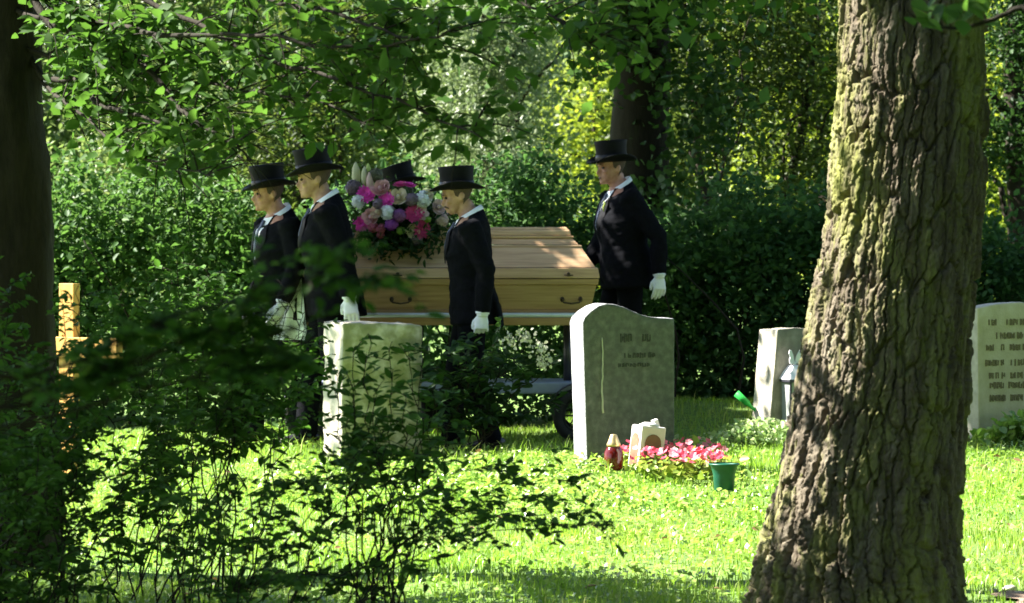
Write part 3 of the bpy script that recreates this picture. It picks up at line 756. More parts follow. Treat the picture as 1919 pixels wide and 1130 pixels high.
bg_tree('spruce_tree', 'tall grey green feathery tree, sunlit, above the wreath and the front bearer', -.25, 31, .12, 4.6, [((-.2, 30.6, 1.9), (.75, .7, 1.4)), ((-.15, 30.8, 3.5), (.5, .6, .9))], [120, 70], 'leaf_con', .05, 90, .2, .13, up=.3)
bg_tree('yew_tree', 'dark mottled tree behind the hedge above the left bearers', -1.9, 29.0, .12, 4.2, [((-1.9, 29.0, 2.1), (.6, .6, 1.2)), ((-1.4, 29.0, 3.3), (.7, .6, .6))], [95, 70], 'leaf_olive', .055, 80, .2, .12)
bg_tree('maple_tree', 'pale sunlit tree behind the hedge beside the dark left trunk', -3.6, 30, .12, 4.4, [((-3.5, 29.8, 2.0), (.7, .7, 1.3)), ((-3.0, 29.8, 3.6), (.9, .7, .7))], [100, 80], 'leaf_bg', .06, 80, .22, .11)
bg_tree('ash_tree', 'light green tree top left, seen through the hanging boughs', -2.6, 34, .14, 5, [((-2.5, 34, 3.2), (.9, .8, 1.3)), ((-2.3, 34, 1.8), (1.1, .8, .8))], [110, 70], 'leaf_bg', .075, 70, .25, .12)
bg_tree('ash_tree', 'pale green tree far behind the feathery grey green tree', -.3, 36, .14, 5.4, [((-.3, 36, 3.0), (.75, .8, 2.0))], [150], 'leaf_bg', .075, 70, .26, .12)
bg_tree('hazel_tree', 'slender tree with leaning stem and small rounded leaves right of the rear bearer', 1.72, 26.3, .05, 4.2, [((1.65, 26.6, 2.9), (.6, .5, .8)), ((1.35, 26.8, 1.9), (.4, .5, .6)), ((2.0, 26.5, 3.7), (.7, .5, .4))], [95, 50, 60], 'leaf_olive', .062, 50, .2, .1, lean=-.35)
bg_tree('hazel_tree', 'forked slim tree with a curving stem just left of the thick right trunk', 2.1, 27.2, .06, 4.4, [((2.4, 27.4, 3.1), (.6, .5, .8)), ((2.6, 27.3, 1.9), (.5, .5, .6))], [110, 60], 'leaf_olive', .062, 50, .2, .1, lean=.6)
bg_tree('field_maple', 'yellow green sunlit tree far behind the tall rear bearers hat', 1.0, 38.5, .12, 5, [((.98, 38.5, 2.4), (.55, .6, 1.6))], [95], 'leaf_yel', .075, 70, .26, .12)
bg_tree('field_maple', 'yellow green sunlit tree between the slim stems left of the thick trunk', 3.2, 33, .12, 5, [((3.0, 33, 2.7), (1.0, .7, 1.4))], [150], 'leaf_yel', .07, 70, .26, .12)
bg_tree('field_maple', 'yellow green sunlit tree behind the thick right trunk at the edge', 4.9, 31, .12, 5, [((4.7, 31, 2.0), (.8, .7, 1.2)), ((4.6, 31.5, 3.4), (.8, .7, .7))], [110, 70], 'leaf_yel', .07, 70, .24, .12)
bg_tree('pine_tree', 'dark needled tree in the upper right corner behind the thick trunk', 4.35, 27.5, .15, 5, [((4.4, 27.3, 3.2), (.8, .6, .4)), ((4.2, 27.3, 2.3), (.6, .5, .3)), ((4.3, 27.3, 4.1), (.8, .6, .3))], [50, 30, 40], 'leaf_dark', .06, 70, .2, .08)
for k, (x, y, wd_, m_, lb) in enumerate([(-6.6, 41, 2.4, 'leaf_bg', 'far pale wood edge tree at the left'), (-2.6, 45, 2.4, 'leaf_bg', 'far pale wood edge tree left of centre'), (1.5, 49, 2.4, 'leaf_bg', 'far pale wood edge tree right of centre'), (5.6, 44, 2.4, 'leaf_yel', 'far yellow green wood edge tree behind the right trunk'), (-5, 55, 4, 'leaf_bg2', 'farthest olive wood edge tree at the left'), (0.5, 58, 4, 'leaf_bg2', 'farthest olive wood edge tree in the centre'), (7, 56, 4, 'leaf_bg2', 'farthest olive wood edge tree at the right')]):
    far = y > 50
    bg_tree('beech_tree', lb, x, y, .2, 5.6 + far * 2, [((x, y, 2.9 + far), (wd_, 1.2, 2.7 + far))], [280 if not far else 300], m_, .11 if not far else .16, 70, .38, .2)

for (x, y, lb) in [(-6.5, -1, 'tall unseen tree behind the viewpoint, at the left, added to block sky light'), (-2.0, -6, 'tall unseen tree straight behind the viewpoint, added to block sky light'), (3.0, -5, 'tall unseen tree behind the viewpoint, at the right, added to block sky light'), (6.5, 1.5, 'tall unseen tree right of the viewpoint, added to block sky light'), (6.8, 8.0, 'tall unseen tree right of the thick trunk, added to block sky light'), (6.6, 15.5, 'tall unseen tree right of the cream gravestone, added to block sky light')]:  # unseen trees added to cut fill light on stones, trunk and suits
    bg_tree('beech_tree', lb, x, y, .3, 9, [((x, y, 3.2), (3.2, 2.6, 2.6)), ((x, y, 7.5), (3.6, 3.2, 3.5))], [90, 130], 'leaf_dark', .34, 40, .55, .4, filt=lambda C: ~lit_lawn(C) & ((np.abs(C[:, 0]) > .16 * C[:, 1] + 2.9) | (C[:, 1] < -3.0)), group='unseen trees added to block sky light', simple=True)

# ------------------------------------------------------------------ gravestones
M['lime'] = mat_noise('mossy_limestone', [(.25, (.20, .21, .09)), (.45, (.30, .30, .15)), (.6, (.52, .50, .35)), (.8, (.68, .66, .54))], 9, .9, .7, 45)
M['granite'] = mat_noise('grey_green_granite', [(.25, (.068, .077, .067)), (.5, (.105, .116, .101)), (.75, (.17, .183, .160))], 22, .75, .3, 120, detail=10)
M['cutting'] = mat_noise('worn_engraving', [(.3, (.36, .38, .28)), (.7, (.46, .46, .34))], 30, .85)
M['cutting_dark'] = mat_noise('dark_engraving', [(.3, (.035, .042, .035)), (.7, (.055, .062, .05))], 30, .85)
M['greystone'] = mat_noise('weathered_grey_stone', [(.25, (.16, .15, .115)), (.5, (.22, .205, .155)), (.75, (.32, .30, .24))], 14, .85, .4, 70)
M['sandstone'] = mat_noise('cream_sandstone', [(.25, (.40, .36, .20)), (.5, (.48, .44, .26)), (.75, (.56, .52, .34))], 10, .85, .3, 80)
M['bronze'] = mat_noise('brown_lettering', [(.3, (.12, .10, .04)), (.7, (.19, .155, .07))], 40, .7)

def slab(outline, thick, bevel=.012, cuts=0, rough=0.0, seed=0.0):
    "upright slab: outline in (u, z), front at y = 0, back at y = thick"
    bm = bmesh.new(); vs = [bm.verts.new((u, 0, z)) for u, z in outline]; f = bm.faces.new(vs)
    ex = bmesh.ops.extrude_face_region(bm, geom=[f]); bmesh.ops.translate(bm, verts=[v for v in ex['geom'] if isinstance(v, bmesh.types.BMVert)], vec=(0, thick, 0))
    bmesh.ops.recalc_face_normals(bm, faces=bm.faces)
    ed = [e for e in bm.edges if len(e.link_faces) == 2 and e.calc_face_angle() > .5]
    bmesh.ops.bevel(bm, geom=ed, offset=bevel, segments=2, profile=.6, affect='EDGES')
    if cuts:
        bmesh.ops.triangulate(bm, faces=[f for f in bm.faces if len(f.verts) > 4])
        for _ in range(cuts):
            le = [e for e in bm.edges if e.calc_length() > .03]
            bmesh.ops.subdivide_edges(bm, edges=le, cuts=1, use_grid_fill=True)
            bmesh.ops.triangulate(bm, faces=[f for f in bm.faces if len(f.verts) > 4])
        bm.normal_update()
        for v in bm.verts:
            p = v.co * 9 + Vector((seed, seed, 0)); p2 = v.co * 34 + Vector((seed, 0, 0))
            v.co += v.normal * rough * (mnoise.noise(p) + .55 * mnoise.noise(p2))
    me = bpy.data.meshes.new('slab'); bm.to_mesh(me); bm.free(); return me

M['sunlit_grey'] = mat_noise('hewn_sunlit_granite', [(.3, (.22, .225, .235)), (.7, (.34, .345, .355))], 16, .85, .5, 60)  # paler grey for flanks and tops, sunlight put into the colour
M['sunlit_cream'] = mat_noise('hewn_sunlit_cream_stone', [(.3, (.40, .37, .29)), (.7, (.55, .52, .43))], 16, .85, .5, 60)  # paler cream for flanks and tops, likewise painted as sunlit
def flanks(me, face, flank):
    "dressed front; rougher hewn flanks, top and back, paler to paint in sunlight"
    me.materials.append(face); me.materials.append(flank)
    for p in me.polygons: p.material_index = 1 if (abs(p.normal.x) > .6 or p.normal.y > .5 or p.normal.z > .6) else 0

def stone_root(name, label, px_left, py, rz, lean=0.0):
    p = on_ground(px_left, py); t = empty(name, p, rz); t.rotation_euler = (R(lean), 0, rz); tag(t, label, 'gravestone', 'gravestones'); return t

def pseudo_word(mb, x0, x1, z, h, rr, y=-.004, th=.006):
    "worn raised letters that cannot be read any more: rows of uneven strokes"
    x = x0
    while x < x1 - .012:
        w_ = rr.uniform(.016, .026); k = rr.randrange(4)
        mb.box((x + .004, y, z), (.009, th, h * rr.uniform(.8, 1.05)))
        if k in (0, 2): mb.box((x + w_ * .5, y + .0005, z + h * rr.choice([.38, 0, -.38])), (w_ * .8, th, .009))
        if k in (1, 2): mb.box((x + w_ * .5, y + .001, z + h * rr.choice([.2, -.3])), (w_ * .7, th, .009))
        if k != 3: mb.box((x + w_ * .86, y + .0015, z + rr.uniform(-.1, .1) * h), (.008, th, h * rr.uniform(.5, .9)))
        x += w_ + .006

def build_graves():
    # pale rough square stone
    t = stone_root('gravestone', 'pale rough hewn square gravestone, blown bright in the sun on its left side', 640, 862, R(30))
    w_, h_ = .565, .84
    me = slab([(0, -.1), (w_, -.1), (w_ + .004, h_ - .02), (w_ * .6, h_), (.01, h_ + .005)], .27, .018, 5, .012, 3.1)
    flanks(me, M['lime'], M['sunlit_cream']); mesh_obj('stone', me, None, t, True)
    # curved grey stone
    t = stone_root('gravestone', 'grey green gravestone with wavy curved top beside the pink flowers', 1101, 884, R(28))
    Wd = .575; top = [(0, .845), (.012, .875), (.05, .91), (.10, .94), (.15, .952), (.20, .948), (.26, .93), (.32, .905), (.38, .884), (.44, .872), (.50, .866), (Wd, .864)]
    me = slab([(0, -.1), (Wd, -.1)] + top[::-1], .155, .008, 4, .0035, 7.7)
    # the stone widens a little to the top at the left
    for v in me.vertices: v.co.x -= .035 * max(0, v.co.z) * (1 - v.co.x / Wd)
    flanks(me, M['granite'], M['sunlit_grey']); mesh_obj('stone', me, None, t, True)
    b = MB()   # carved stalk
    p, r = tube_path([(.10, -.003, .33), (.095, -.004, .5), (.10, -.003, .64), (.093, -.004, .76)], .0075, .004, n=12, wob=.02, seed=3); b.tube(p, r, n=6)
    b.build('carved_stalk', M['cutting'], t, True)
    rr = random.Random(4)
    for z, spans, h in [(.755, [(.215, .29), (.36, .43)], .05), (.655, [(.24, .46)], .03), (.60, [(.2, .42)], .022)]:
        for a, c in spans:
            b = MB(); pseudo_word(b, a, c, z, h, rr, y=-.0005, th=.004); b.build('lettering', M['cutting_dark'], t)
    # grey stone half hidden by the thick trunk
    t = stone_root('gravestone', 'grey gravestone with sunlit left edge, half hidden behind the thick trunk', 1440, 812, R(31), -2); t.rotation_euler.y = R(4)
    me = slab([(0, -.1), (.62, -.1), (.64, .62), (.5, .672), (.34, .69), (.18, .69), (.045, .672)], .21, .008, 4, .003, 2.2)
    flanks(me, M['greystone'], M['sunlit_cream']); mesh_obj('stone', me, None, t, True)
    # cream stone with brown lettering at the right edge
    t = stone_root('gravestone', 'cream gravestone with rows of brown lettering at the right edge', 1834, 832, R(26))
    me = slab([(0, -.1), (.66, -.1), (.65, .87), (.52, .905), (.33, .92), (.14, .91), (-.01, .885)], .135, .012, 4, .003, 5.1)
    flanks(me, M['sandstone'], M['sunlit_cream']); mesh_obj('stone', me, None, t, True)
    s = 1 / 289.0 / math.cos(R(26)); rr = random.Random(8)
    rows = [(225, [(260, 335), (390, 520)]), (315, [(315, 520)]), (393, [(245, 320), (350, 385), (415, 520)]), (495, [(240, 330), (350, 385), (420, 520)]),
            (580, [(265, 330), (355, 390), (420, 520)]), (645, [(270, 365), (405, 520)]), (730, [(270, 385), (420, 520)])]
    for v, ws in rows:
        py = 540 + v * .2832; z = (832 - py) / 289.0
        for a, c in ws:
            xa, xb = [((1780 + q * .2832) - 1834) * s for q in (a, c)]
            b = MB(); pseudo_word(b, xa, xb, z, .044, rr, y=-.0015); b.build('lettering', M['bronze'], t)
build_graves()

# ------------------------------------------------------------------ things on the graves
M['red_glass'] = mat_noise('red_candle_glass', [(.3, (.06, .003, .003)), (.7, (.11, .006, .005))], 10, .12, spec=.6)
M['gold'] = mat_noise('gold_tin', [(.3, (.55, .40, .18)), (.7, (.72, .56, .30))], 30, .35, metal=.8)
M['white_paint'] = mat_noise('white_enamel', [(.3, (.66, .64, .60)), (.7, (.80, .78, .75))], 12, .4)
M['amber'] = mat_noise('amber_pane', [(.3, (.14, .06, .035)), (.7, (.26, .14, .085))], 12, .3)
M['green_plastic'] = mat_noise('dark_green_plastic', [(.3, (.004, .06, .035)), (.7, (.01, .10, .06))], 12, .4)
M['bright_green'] = mat_noise('bright_green_plastic', [(.3, (.02, .36, .05)), (.7, (.04, .48, .08))], 12, .4)
M['wood_orange'] = mat_noise('oiled_orange_wood', [(.25, (.42, .20, .045)), (.5, (.58, .32, .08)), (.75, (.66, .42, .13))], 6, .55, .2, 30, (8, 8, 1))
M['white_metal'] = mat_noise('white_metal', [(.3, (.72, .72, .74)), (.7, (.82, .82, .84))], 12, .35)
M['dark_metal'] = mat_noise('dark_metal', [(.3, (.05, .05, .07)), (.7, (.09, .09, .11))], 12, .4, metal=.6)
M['glass'] = mat_noise('lantern_glass', [(.3, (.30, .32, .30)), (.7, (.38, .40, .38))], 4, .08, spec=.7)
M['stake'] = mat_noise('dark_stake', [(.3, (.04, .03, .025)), (.7, (.08, .06, .045))], 20, .8)

def arch(mb, w_, h_, y, n=10, d=.004, cx=0, z0=0):
    "raised round-headed panel"
    o_ = [(cx - w_ / 2, z0), (cx + w_ / 2, z0)] + [(cx + w_ / 2 * math.cos(math.pi * k / n), z0 + h_ - w_ / 2 + w_ / 2 * math.sin(math.pi * k / n)) for k in range(n + 1)]
    m = len(o_); mb.add([(u, y, z) for u, z in o_] + [(u, y + d, z) for u, z in o_], [tuple(range(m)), tuple(range(2 * m - 1, m - 1, -1))] + [(k, (k + 1) % m, m + (k + 1) % m, m + k) for k in range(m)])

def build_grave_goods():
    p = on_ground(1150, 893); p.z += .035; t = empty('grave_candle', p); tag(t, 'red grave candle with gold lid at the foot of the wavy gravestone', 'candle')
    MB().lathe([(0, 0), (.042, 0), (.05, .012), (.055, .06), (.052, .10), (.04, .128), (.03, .135), (0, .135)], 20).build('glass', M['red_glass'], t, True)
    MB().lathe([(0, .133), (.038, .133), (.04, .145), (.034, .158), (.026, .178), (.02, .195), (.016, .2), (0, .203)], 20).build('lid', M['gold'], t, True)
    # white lantern with arched panes, tilted
    p = on_ground(1217, 897); p.z += .03; t = empty('grave_lantern', p); t.rotation_euler = (0, R(7), R(26)); tag(t, 'small white grave lantern with arched panes, tilted among pink flowers', 'lantern')
    MB().box((0, .06, .135), (.155, .125, .25)).build('housing', M['white_paint'], t, bevel=.012)
    b = MB(); arch(b, .10, .185, -.0075, cx=0, z0=.03); b.build('pane', M['amber'], t)
    b = MB(); arch(b, .085, .185, 0, z0=.03, d=.004); b.xform(Matrix.Translation((-.0815, .06, 0)) @ Matrix.Rotation(R(-90), 4, 'Z')); b.build('pane', M['amber'], t)
    MB().lathe([(.055, .258), (.06, .262), (.03, .278), (.0, .28)], 16, c=(0, .06, 0)).build('lid', M['white_paint'], t, True)
    MB().box((.06, .10, .275), (.03, .035, .05), Matrix.Rotation(R(-25), 3, 'Y')).build('clasp', M['white_paint'], t, bevel=.004)
    # begonias
    spots = [(1190, 888), (1212, 902), (1240, 892), (1262, 908), (1287, 896), (1310, 908), (1332, 897), (1270, 886), (1305, 884), (1345, 908)]
    words = ['leftmost in the bed beside the candle', 'in front of the tilted white lantern', 'at the right foot of the tilted white lantern', 'at the front middle of the bed', 'beside the dark stake', 'right in front of the dark stake', 'behind the green cup vase', 'at the back middle of the bed', 'at the back of the bed behind the stake', 'rightmost, tucked beside the green cup vase']
    for k, (x, y) in enumerate(spots):
        p = on_ground(x, y); p.z += .02; t = empty('begonia_plant', p); t.scale = (1.25,) * 3; tag(t, 'pink begonia ' + words[k], 'flower', 'pink begonias in the bed')
        r = np.random.default_rng(k + 70)
        L_ = r.normal(size=(46, 3)) * np.array([.045, .045, .018]) + np.array([0, 0, .055]); L_[:, 2] = np.abs(L_[:, 2])
        mesh_obj('foliage', leaf_mesh('foliage', L_, .042, width=.8, up=.8, r=r), M['begonia_leaf'], t)
        for q in range(13):
            c = Vector((r.normal() * .045, r.normal() * .045, .08 + .05 * r.random())); b = MB(); a0 = r.random() * 6
            nrm = Vector((r.normal() * .5, -.5 + r.normal() * .4, .8)).normalized(); X = nrm.cross(Vector((0, 0, 1))).normalized(); Yv = nrm.cross(X)
            for u in range(5):
                a = a0 + u * 1.2566; d = X * math.cos(a) + Yv * math.sin(a); e = nrm.cross(d); s = .019
                b.add([c, c + d * s * .6 + e * s * .45 + nrm * .003, c + d * s + nrm * .006, c + d * s * .6 - e * s * .45 + nrm * .003], [(0, 1, 2, 3)])
            b.build('bloom', M['petal_begonia'], t)
    # cup vase and stake
    p = on_ground(1357, 932); p.z += .03; t = empty('grave_vase', p); tag(t, 'dark green plastic cup vase in front of the pink flowers', 'vase')
    MB().lathe([(0, .001), (.047, .001), (.052, .01), (.058, .09), (.068, .128), (.078, .14), (.078, .146), (.07, .144), (.055, .10), (.047, .02), (0, .015)], 24).build('cup', M['green_plastic'], t, True)
    b = MB(); b.lathe([(.076, .139), (.0815, .141), (.0815, .147), (.076, .149)], 24); b.build('rim', M['green_plastic'], t, True)
    p = on_ground(1297, 902); t = MB().tube([(0, 0, -.02), (.004, 0, .08), (-.003, 0, .155), (0, 0, .16)], [.007, .011, .012, .006], n=7).build('plant_stake', M['stake'], None, True); t.location = p; tag(t, 'short dark stake standing among the pink flowers', 'stake')
    # bright green spike vase behind the grey stone
    q = at(1395, 748, 21.3); t = empty('spike_vase', (q.x + .1, q.y, float(gz(q.x, q.y)))); tag(t, 'bright green plastic spike vase leaning out behind the grey gravestone', 'vase')
    d = Vector((-.74, 0, .67)); a = at(1380, 737, 21.3) - t.location
    MB().tube([a - d * .36, a - d * .12, a - d * .1, a], [.004, .012, .021, .024], n=12).build('funnel', M['bright_green'], t, True)
    # white lantern with a butterfly ornament
    p = on_ground(1488, 804); p.y -= .05; t = empty('grave_lantern', p, R(24)); tag(t, 'white lantern with butterfly ornament on its roof, beside the thick trunk', 'lantern')
    w_ = .135; b = MB(); b.box((0, 0, .02), (w_ + .02, w_ + .02, .04)); b.build('base', M['white_metal'], t, bevel=.004)
    for sx in (-1, 1):
        for sy in (-1, 1): MB().box((sx * w_ / 2, sy * w_ / 2, .165), (.011, .011, .25)).build('post', M['dark_metal'], t)
    for (cx, cy, a, c) in [(0, -w_ / 2, w_ - .016, .004), (0, w_ / 2, w_ - .016, .004), (-w_ / 2, 0, .004, w_ - .016), (w_ / 2, 0, .004, w_ - .016)]:
        MB().box((cx, cy, .165), (a, c, .245)).build('pane', M['glass'], t)
    MB().box((0, 0, .30), (w_ + .035, w_ + .035, .018)).build('cornice', M['dark_metal'], t, bevel=.003)
    b = MB(); b.frustum(.309, .088, .088, .40, .03, .03); b.build('roof', M['white_metal'], t, bevel=.004)
    MB().tube([(0, 0, .395), (0, 0, .425)], .012, n=8).build('finial', M['white_metal'], t, True)
    for sx in (-1, 1):
        b = MB(); o_ = [(0, 0), (.012, .035), (.035, .07), (.058, .072), (.066, .05), (.05, .025), (.06, .008), (.055, -.018), (.03, -.024), (.008, -.012)]
        m = len(o_); fs = [tuple(range(m)), tuple(range(2 * m - 1, m - 1, -1))] + [(k, (k + 1) % m, m + (k + 1) % m, m + k) for k in range(m)]
        b.add([(sx * u * .8 + sx * .003, -.004 - u * .3, .43 + z) for u, z in o_] + [(sx * u * .8 + sx * .003, .004 - u * .3, .43 + z) for u, z in o_], fs); b.build('wing', M['white_metal'], t, bevel=.0015)
    # wooden cross in the left shrub
    p = on_ground(130, 898); t = empty('wooden_cross', p, R(-38)); tag(t, 'orange wooden grave cross standing in the left shrub', 'cross')
    s = p.y / F; H_ = (898 - 531) * s
    MB().box((0, 0, H_ / 2 - .05), (.115, .05, H_ + .1)).build('post', M['wood_orange'], t, bevel=.004)
    zc = (898 - 650) * s
    MB().box((0, -.028, zc), (.84, .05, .11)).build('crossbar', M['wood_orange'], t, bevel=.004)
    # pale variegated plants by the grey stone and under the right edge stone
    for k, (x, y, n, sp, h, lb) in enumerate([(1425, 838, 700, .22, .16, 'pale variegated plant at the foot of the grey gravestone'), (1892, 838, 420, .14, .20, 'broad leaved plant at the foot of the cream gravestone')]):
        p = on_ground(x, y); t = empty('ground_plant', p); tag(t, lb, 'plant'); r = np.random.default_rng(k + 5)
        P = r.normal(size=(n, 3)) * np.array([sp, sp * .6, 0]); P[:, 2] = (r.random(n) ** .7) * h * np.exp(-(P[:, 0] / sp / 1.6) ** 2) + .02
        if k: P[:, 0] += P[:, 2] * .5
        o = mesh_obj('foliage', leaf_mesh('foliage', P, .036 if k == 0 else .06, width=.75, up=.7, r=r), M['pale_cover'] if k == 0 else M['clover'], t); tag(o, kind='stuff')
        b = MB()
        for q in range(16):
            e = Vector(P[r.integers(n)]); b.tube([(e.x * .3, e.y * .3, -.01), tuple(e * .6), tuple(e)], .002, n=4)
        tag(b.build('stems', M['twig'], t), kind='stuff')
build_grave_goods()

# ------------------------------------------------------------------ coffin on its cart
def mat_wood(name, c0, c1, c2):
    m, nt, N, L, b = new_mat(name); tc = N.new('ShaderNodeTexCoord'); mp = N.new('ShaderNodeMapping'); mp.inputs['Scale'].default_value = (.9, 14, 14)
    L.new(tc.outputs['Object'], mp.inputs[0]); nz = N.new('ShaderNodeTexNoise'); nz.inputs['Scale'].default_value = 3.5; nz.inputs['Detail'].default_value = 9; nz.inputs['Distortion'].default_value = .6
    L.new(mp.outputs[0], nz.inputs[0]); r = ramp(N, [(.28, c0), (.5, c1), (.74, c2)]); L.new(nz.outputs[0], r.inputs[0]); L.new(r.outputs[0], b.inputs['Base Color'])
    b.inputs['Roughness'].default_value = .38; return m
M['oak'] = mat_wood('oiled_oak', (.42, .25, .135), (.57, .36, .20), (.67, .46, .27))
M['oak_base'] = mat_wood('honey_oak', (.30, .17, .065), (.41, .245, .10), (.49, .31, .135))
M['fitting'] = mat_noise('bronze_fitting', [(.3, (.05, .035, .02)), (.7, (.10, .07, .04))], 30, .4, metal=.7)
M['grey_metal'] = mat_noise('grey_steel', [(.3, (.50, .54, .56)), (.7, (.62, .66, .68))], 12, .4, metal=.2)
M['blue_grey'] = mat_noise('blue_grey_deck', [(.3, (.22, .27, .36)), (.7, (.30, .35, .45))], 12, .5)
M['rubber'] = mat_noise('tyre_rubber', [(.3, (.012, .012, .012)), (.7, (.025, .025, .025))], 20, .8)
CX_, CY_ = -.43, 21.33
def build_coffin():
    zb = .853; t = empty('coffin', (CX_, CY_, zb), 0); tag(t, 'honey coloured wooden coffin with stepped lid under the flower arrangement', 'coffin')
    def tier(nm, z0, a0, b0, z1, a1, b1, mt, bev=.004): b = MB(); b.frustum(z0, a0, b0, z1, a1, b1); return b.build(nm, M[mt], t, bevel=bev)
    tier('base_board', 0, .965, .30, .022, .965, .30, 'oak_base')
    tier('case', .0225, .945, .285, .185, .985, .318, 'oak_base', .003)
    tier('case_rim', .1855, .995, .326, .226, 1.0, .332, 'oak_base', .006)
    tier('lid_rim', .2295, 1.005, .336, .297, .995, .326, 'oak', .006)
    tier('lid_slope', .300, .978, .31, .437, .885, .205, 'oak', .003)
    tier('lid_moulding', .4372, .893, .213, .447, .888, .208, 'oak', .003)
    tier('lid_upper_slope', .450, .870, .195, .493, .828, .155, 'oak', .003)
    tier('top_moulding', .4935, .838, .166, .507, .838, .166, 'oak', .004)
    tier('top_board', .5075, .822, .15, .548, .812, .14, 'oak', .01)
    tier('top_ridge', .5485, .805, .133, .566, .79, .12, 'oak', .006)
    for x in (-.90, -.32, .27, .80):     # lid screws with ring
        b = MB(); b.tube([(x, -.334, .258), (x, -.352, .258)], [.012, .009], n=10); b.tube([(x - .03, -.348, .25), (x, -.352, .246), (x + .03, -.348, .25)], [.004, .006, .004], n=6); b.build('lid_screw', M['fitting'], t, True)
    for x in (-.86, -.30, .27, .82):     # swing handles
        h = MB(); h.tube([(x - .06, -.325, .085), (x - .05, -.345, .07), (x, -.352, .063), (x + .05, -.345, .07), (x + .06, -.325, .085)], .006, n=7)
        hd = h.build('handle', M['fitting'], t, True)
        for s in (-1, 1):
            b = MB(); b.ball((x + s * .06, -.312, .09), (.014, .01, .018)); b.build('handle_plate', M['fitting'], hd, True)
build_coffin()
def build_cart():
    g = float(gz(CX_, CY_)); t = empty('bier_cart', (CX_, CY_, g)); tag(t, 'wheeled bier cart with grey rail carrying the coffin', 'cart')
    z = .853 - g
    MB().box((0, 0, z - .055), (1.98, .60, .05)).build('deck', M['oak_base'], t, bevel=.005)
    for s in (-1, 1):
        MB().tube([(-1.03, s * .335, z - .012), (1.03, s * .335, z - .012)], .016, n=10).build('rail', M['grey_metal'], t, True)
    for s in (-1, 1): MB().tube([(s * .80, 0, z - .08), (s * .80, 0, .40)], .028, n=10).build('leg', M['dark_metal'], t, True)
    MB().box((0, 0, .365), (1.86, .62, .075)).build('chassis', M['blue_grey'], t, bevel=.012)
    for sx in (-1, 1):
        for sy in (-1, 1):
            wx, wy = sx * .88, sy * .34
            MB().lathe([(.12, -.02), (.17, -.022), (.185, 0), (.17, .022), (.12, .02), (.12, -.02)], 24).xform(Matrix.Translation((wx, wy, .185)) @ Matrix.Rotation(R(90), 4, 'X')).build('tyre', M['rubber'], t, True)
            b = MB(); b.lathe([(.122, -.012), (.122, .012), (.105, .012), (.105, -.012), (.122, -.012)], 24); b.tube([(0, 0, -.03), (0, 0, .03)], .022, n=10)
            for k in range(6): a = k * math.pi / 3; b.tube([(.015 * math.cos(a), .015 * math.sin(a), 0), (.11 * math.cos(a), .11 * math.sin(a), 0)], .006, n=5)
            b.xform(Matrix.Translation((wx, wy, .185)) @ Matrix.Rotation(R(90), 4, 'X')).build('rim', M['rubber'], t, True)
            n = 12; fd = MB(); pr = [(.215 * math.cos(R(25 + 130 * k / n)), .215 * math.sin(R(25 + 130 * k / n))) for k in range(n + 1)]
            fd.tube([(wx + a, wy, .185 + c) for a, c in pr], [(.006, .03)] * (n + 1), side=(0, 0, 1), n=6).build('mudguard', M['dark_metal'], t, True)
build_cart()

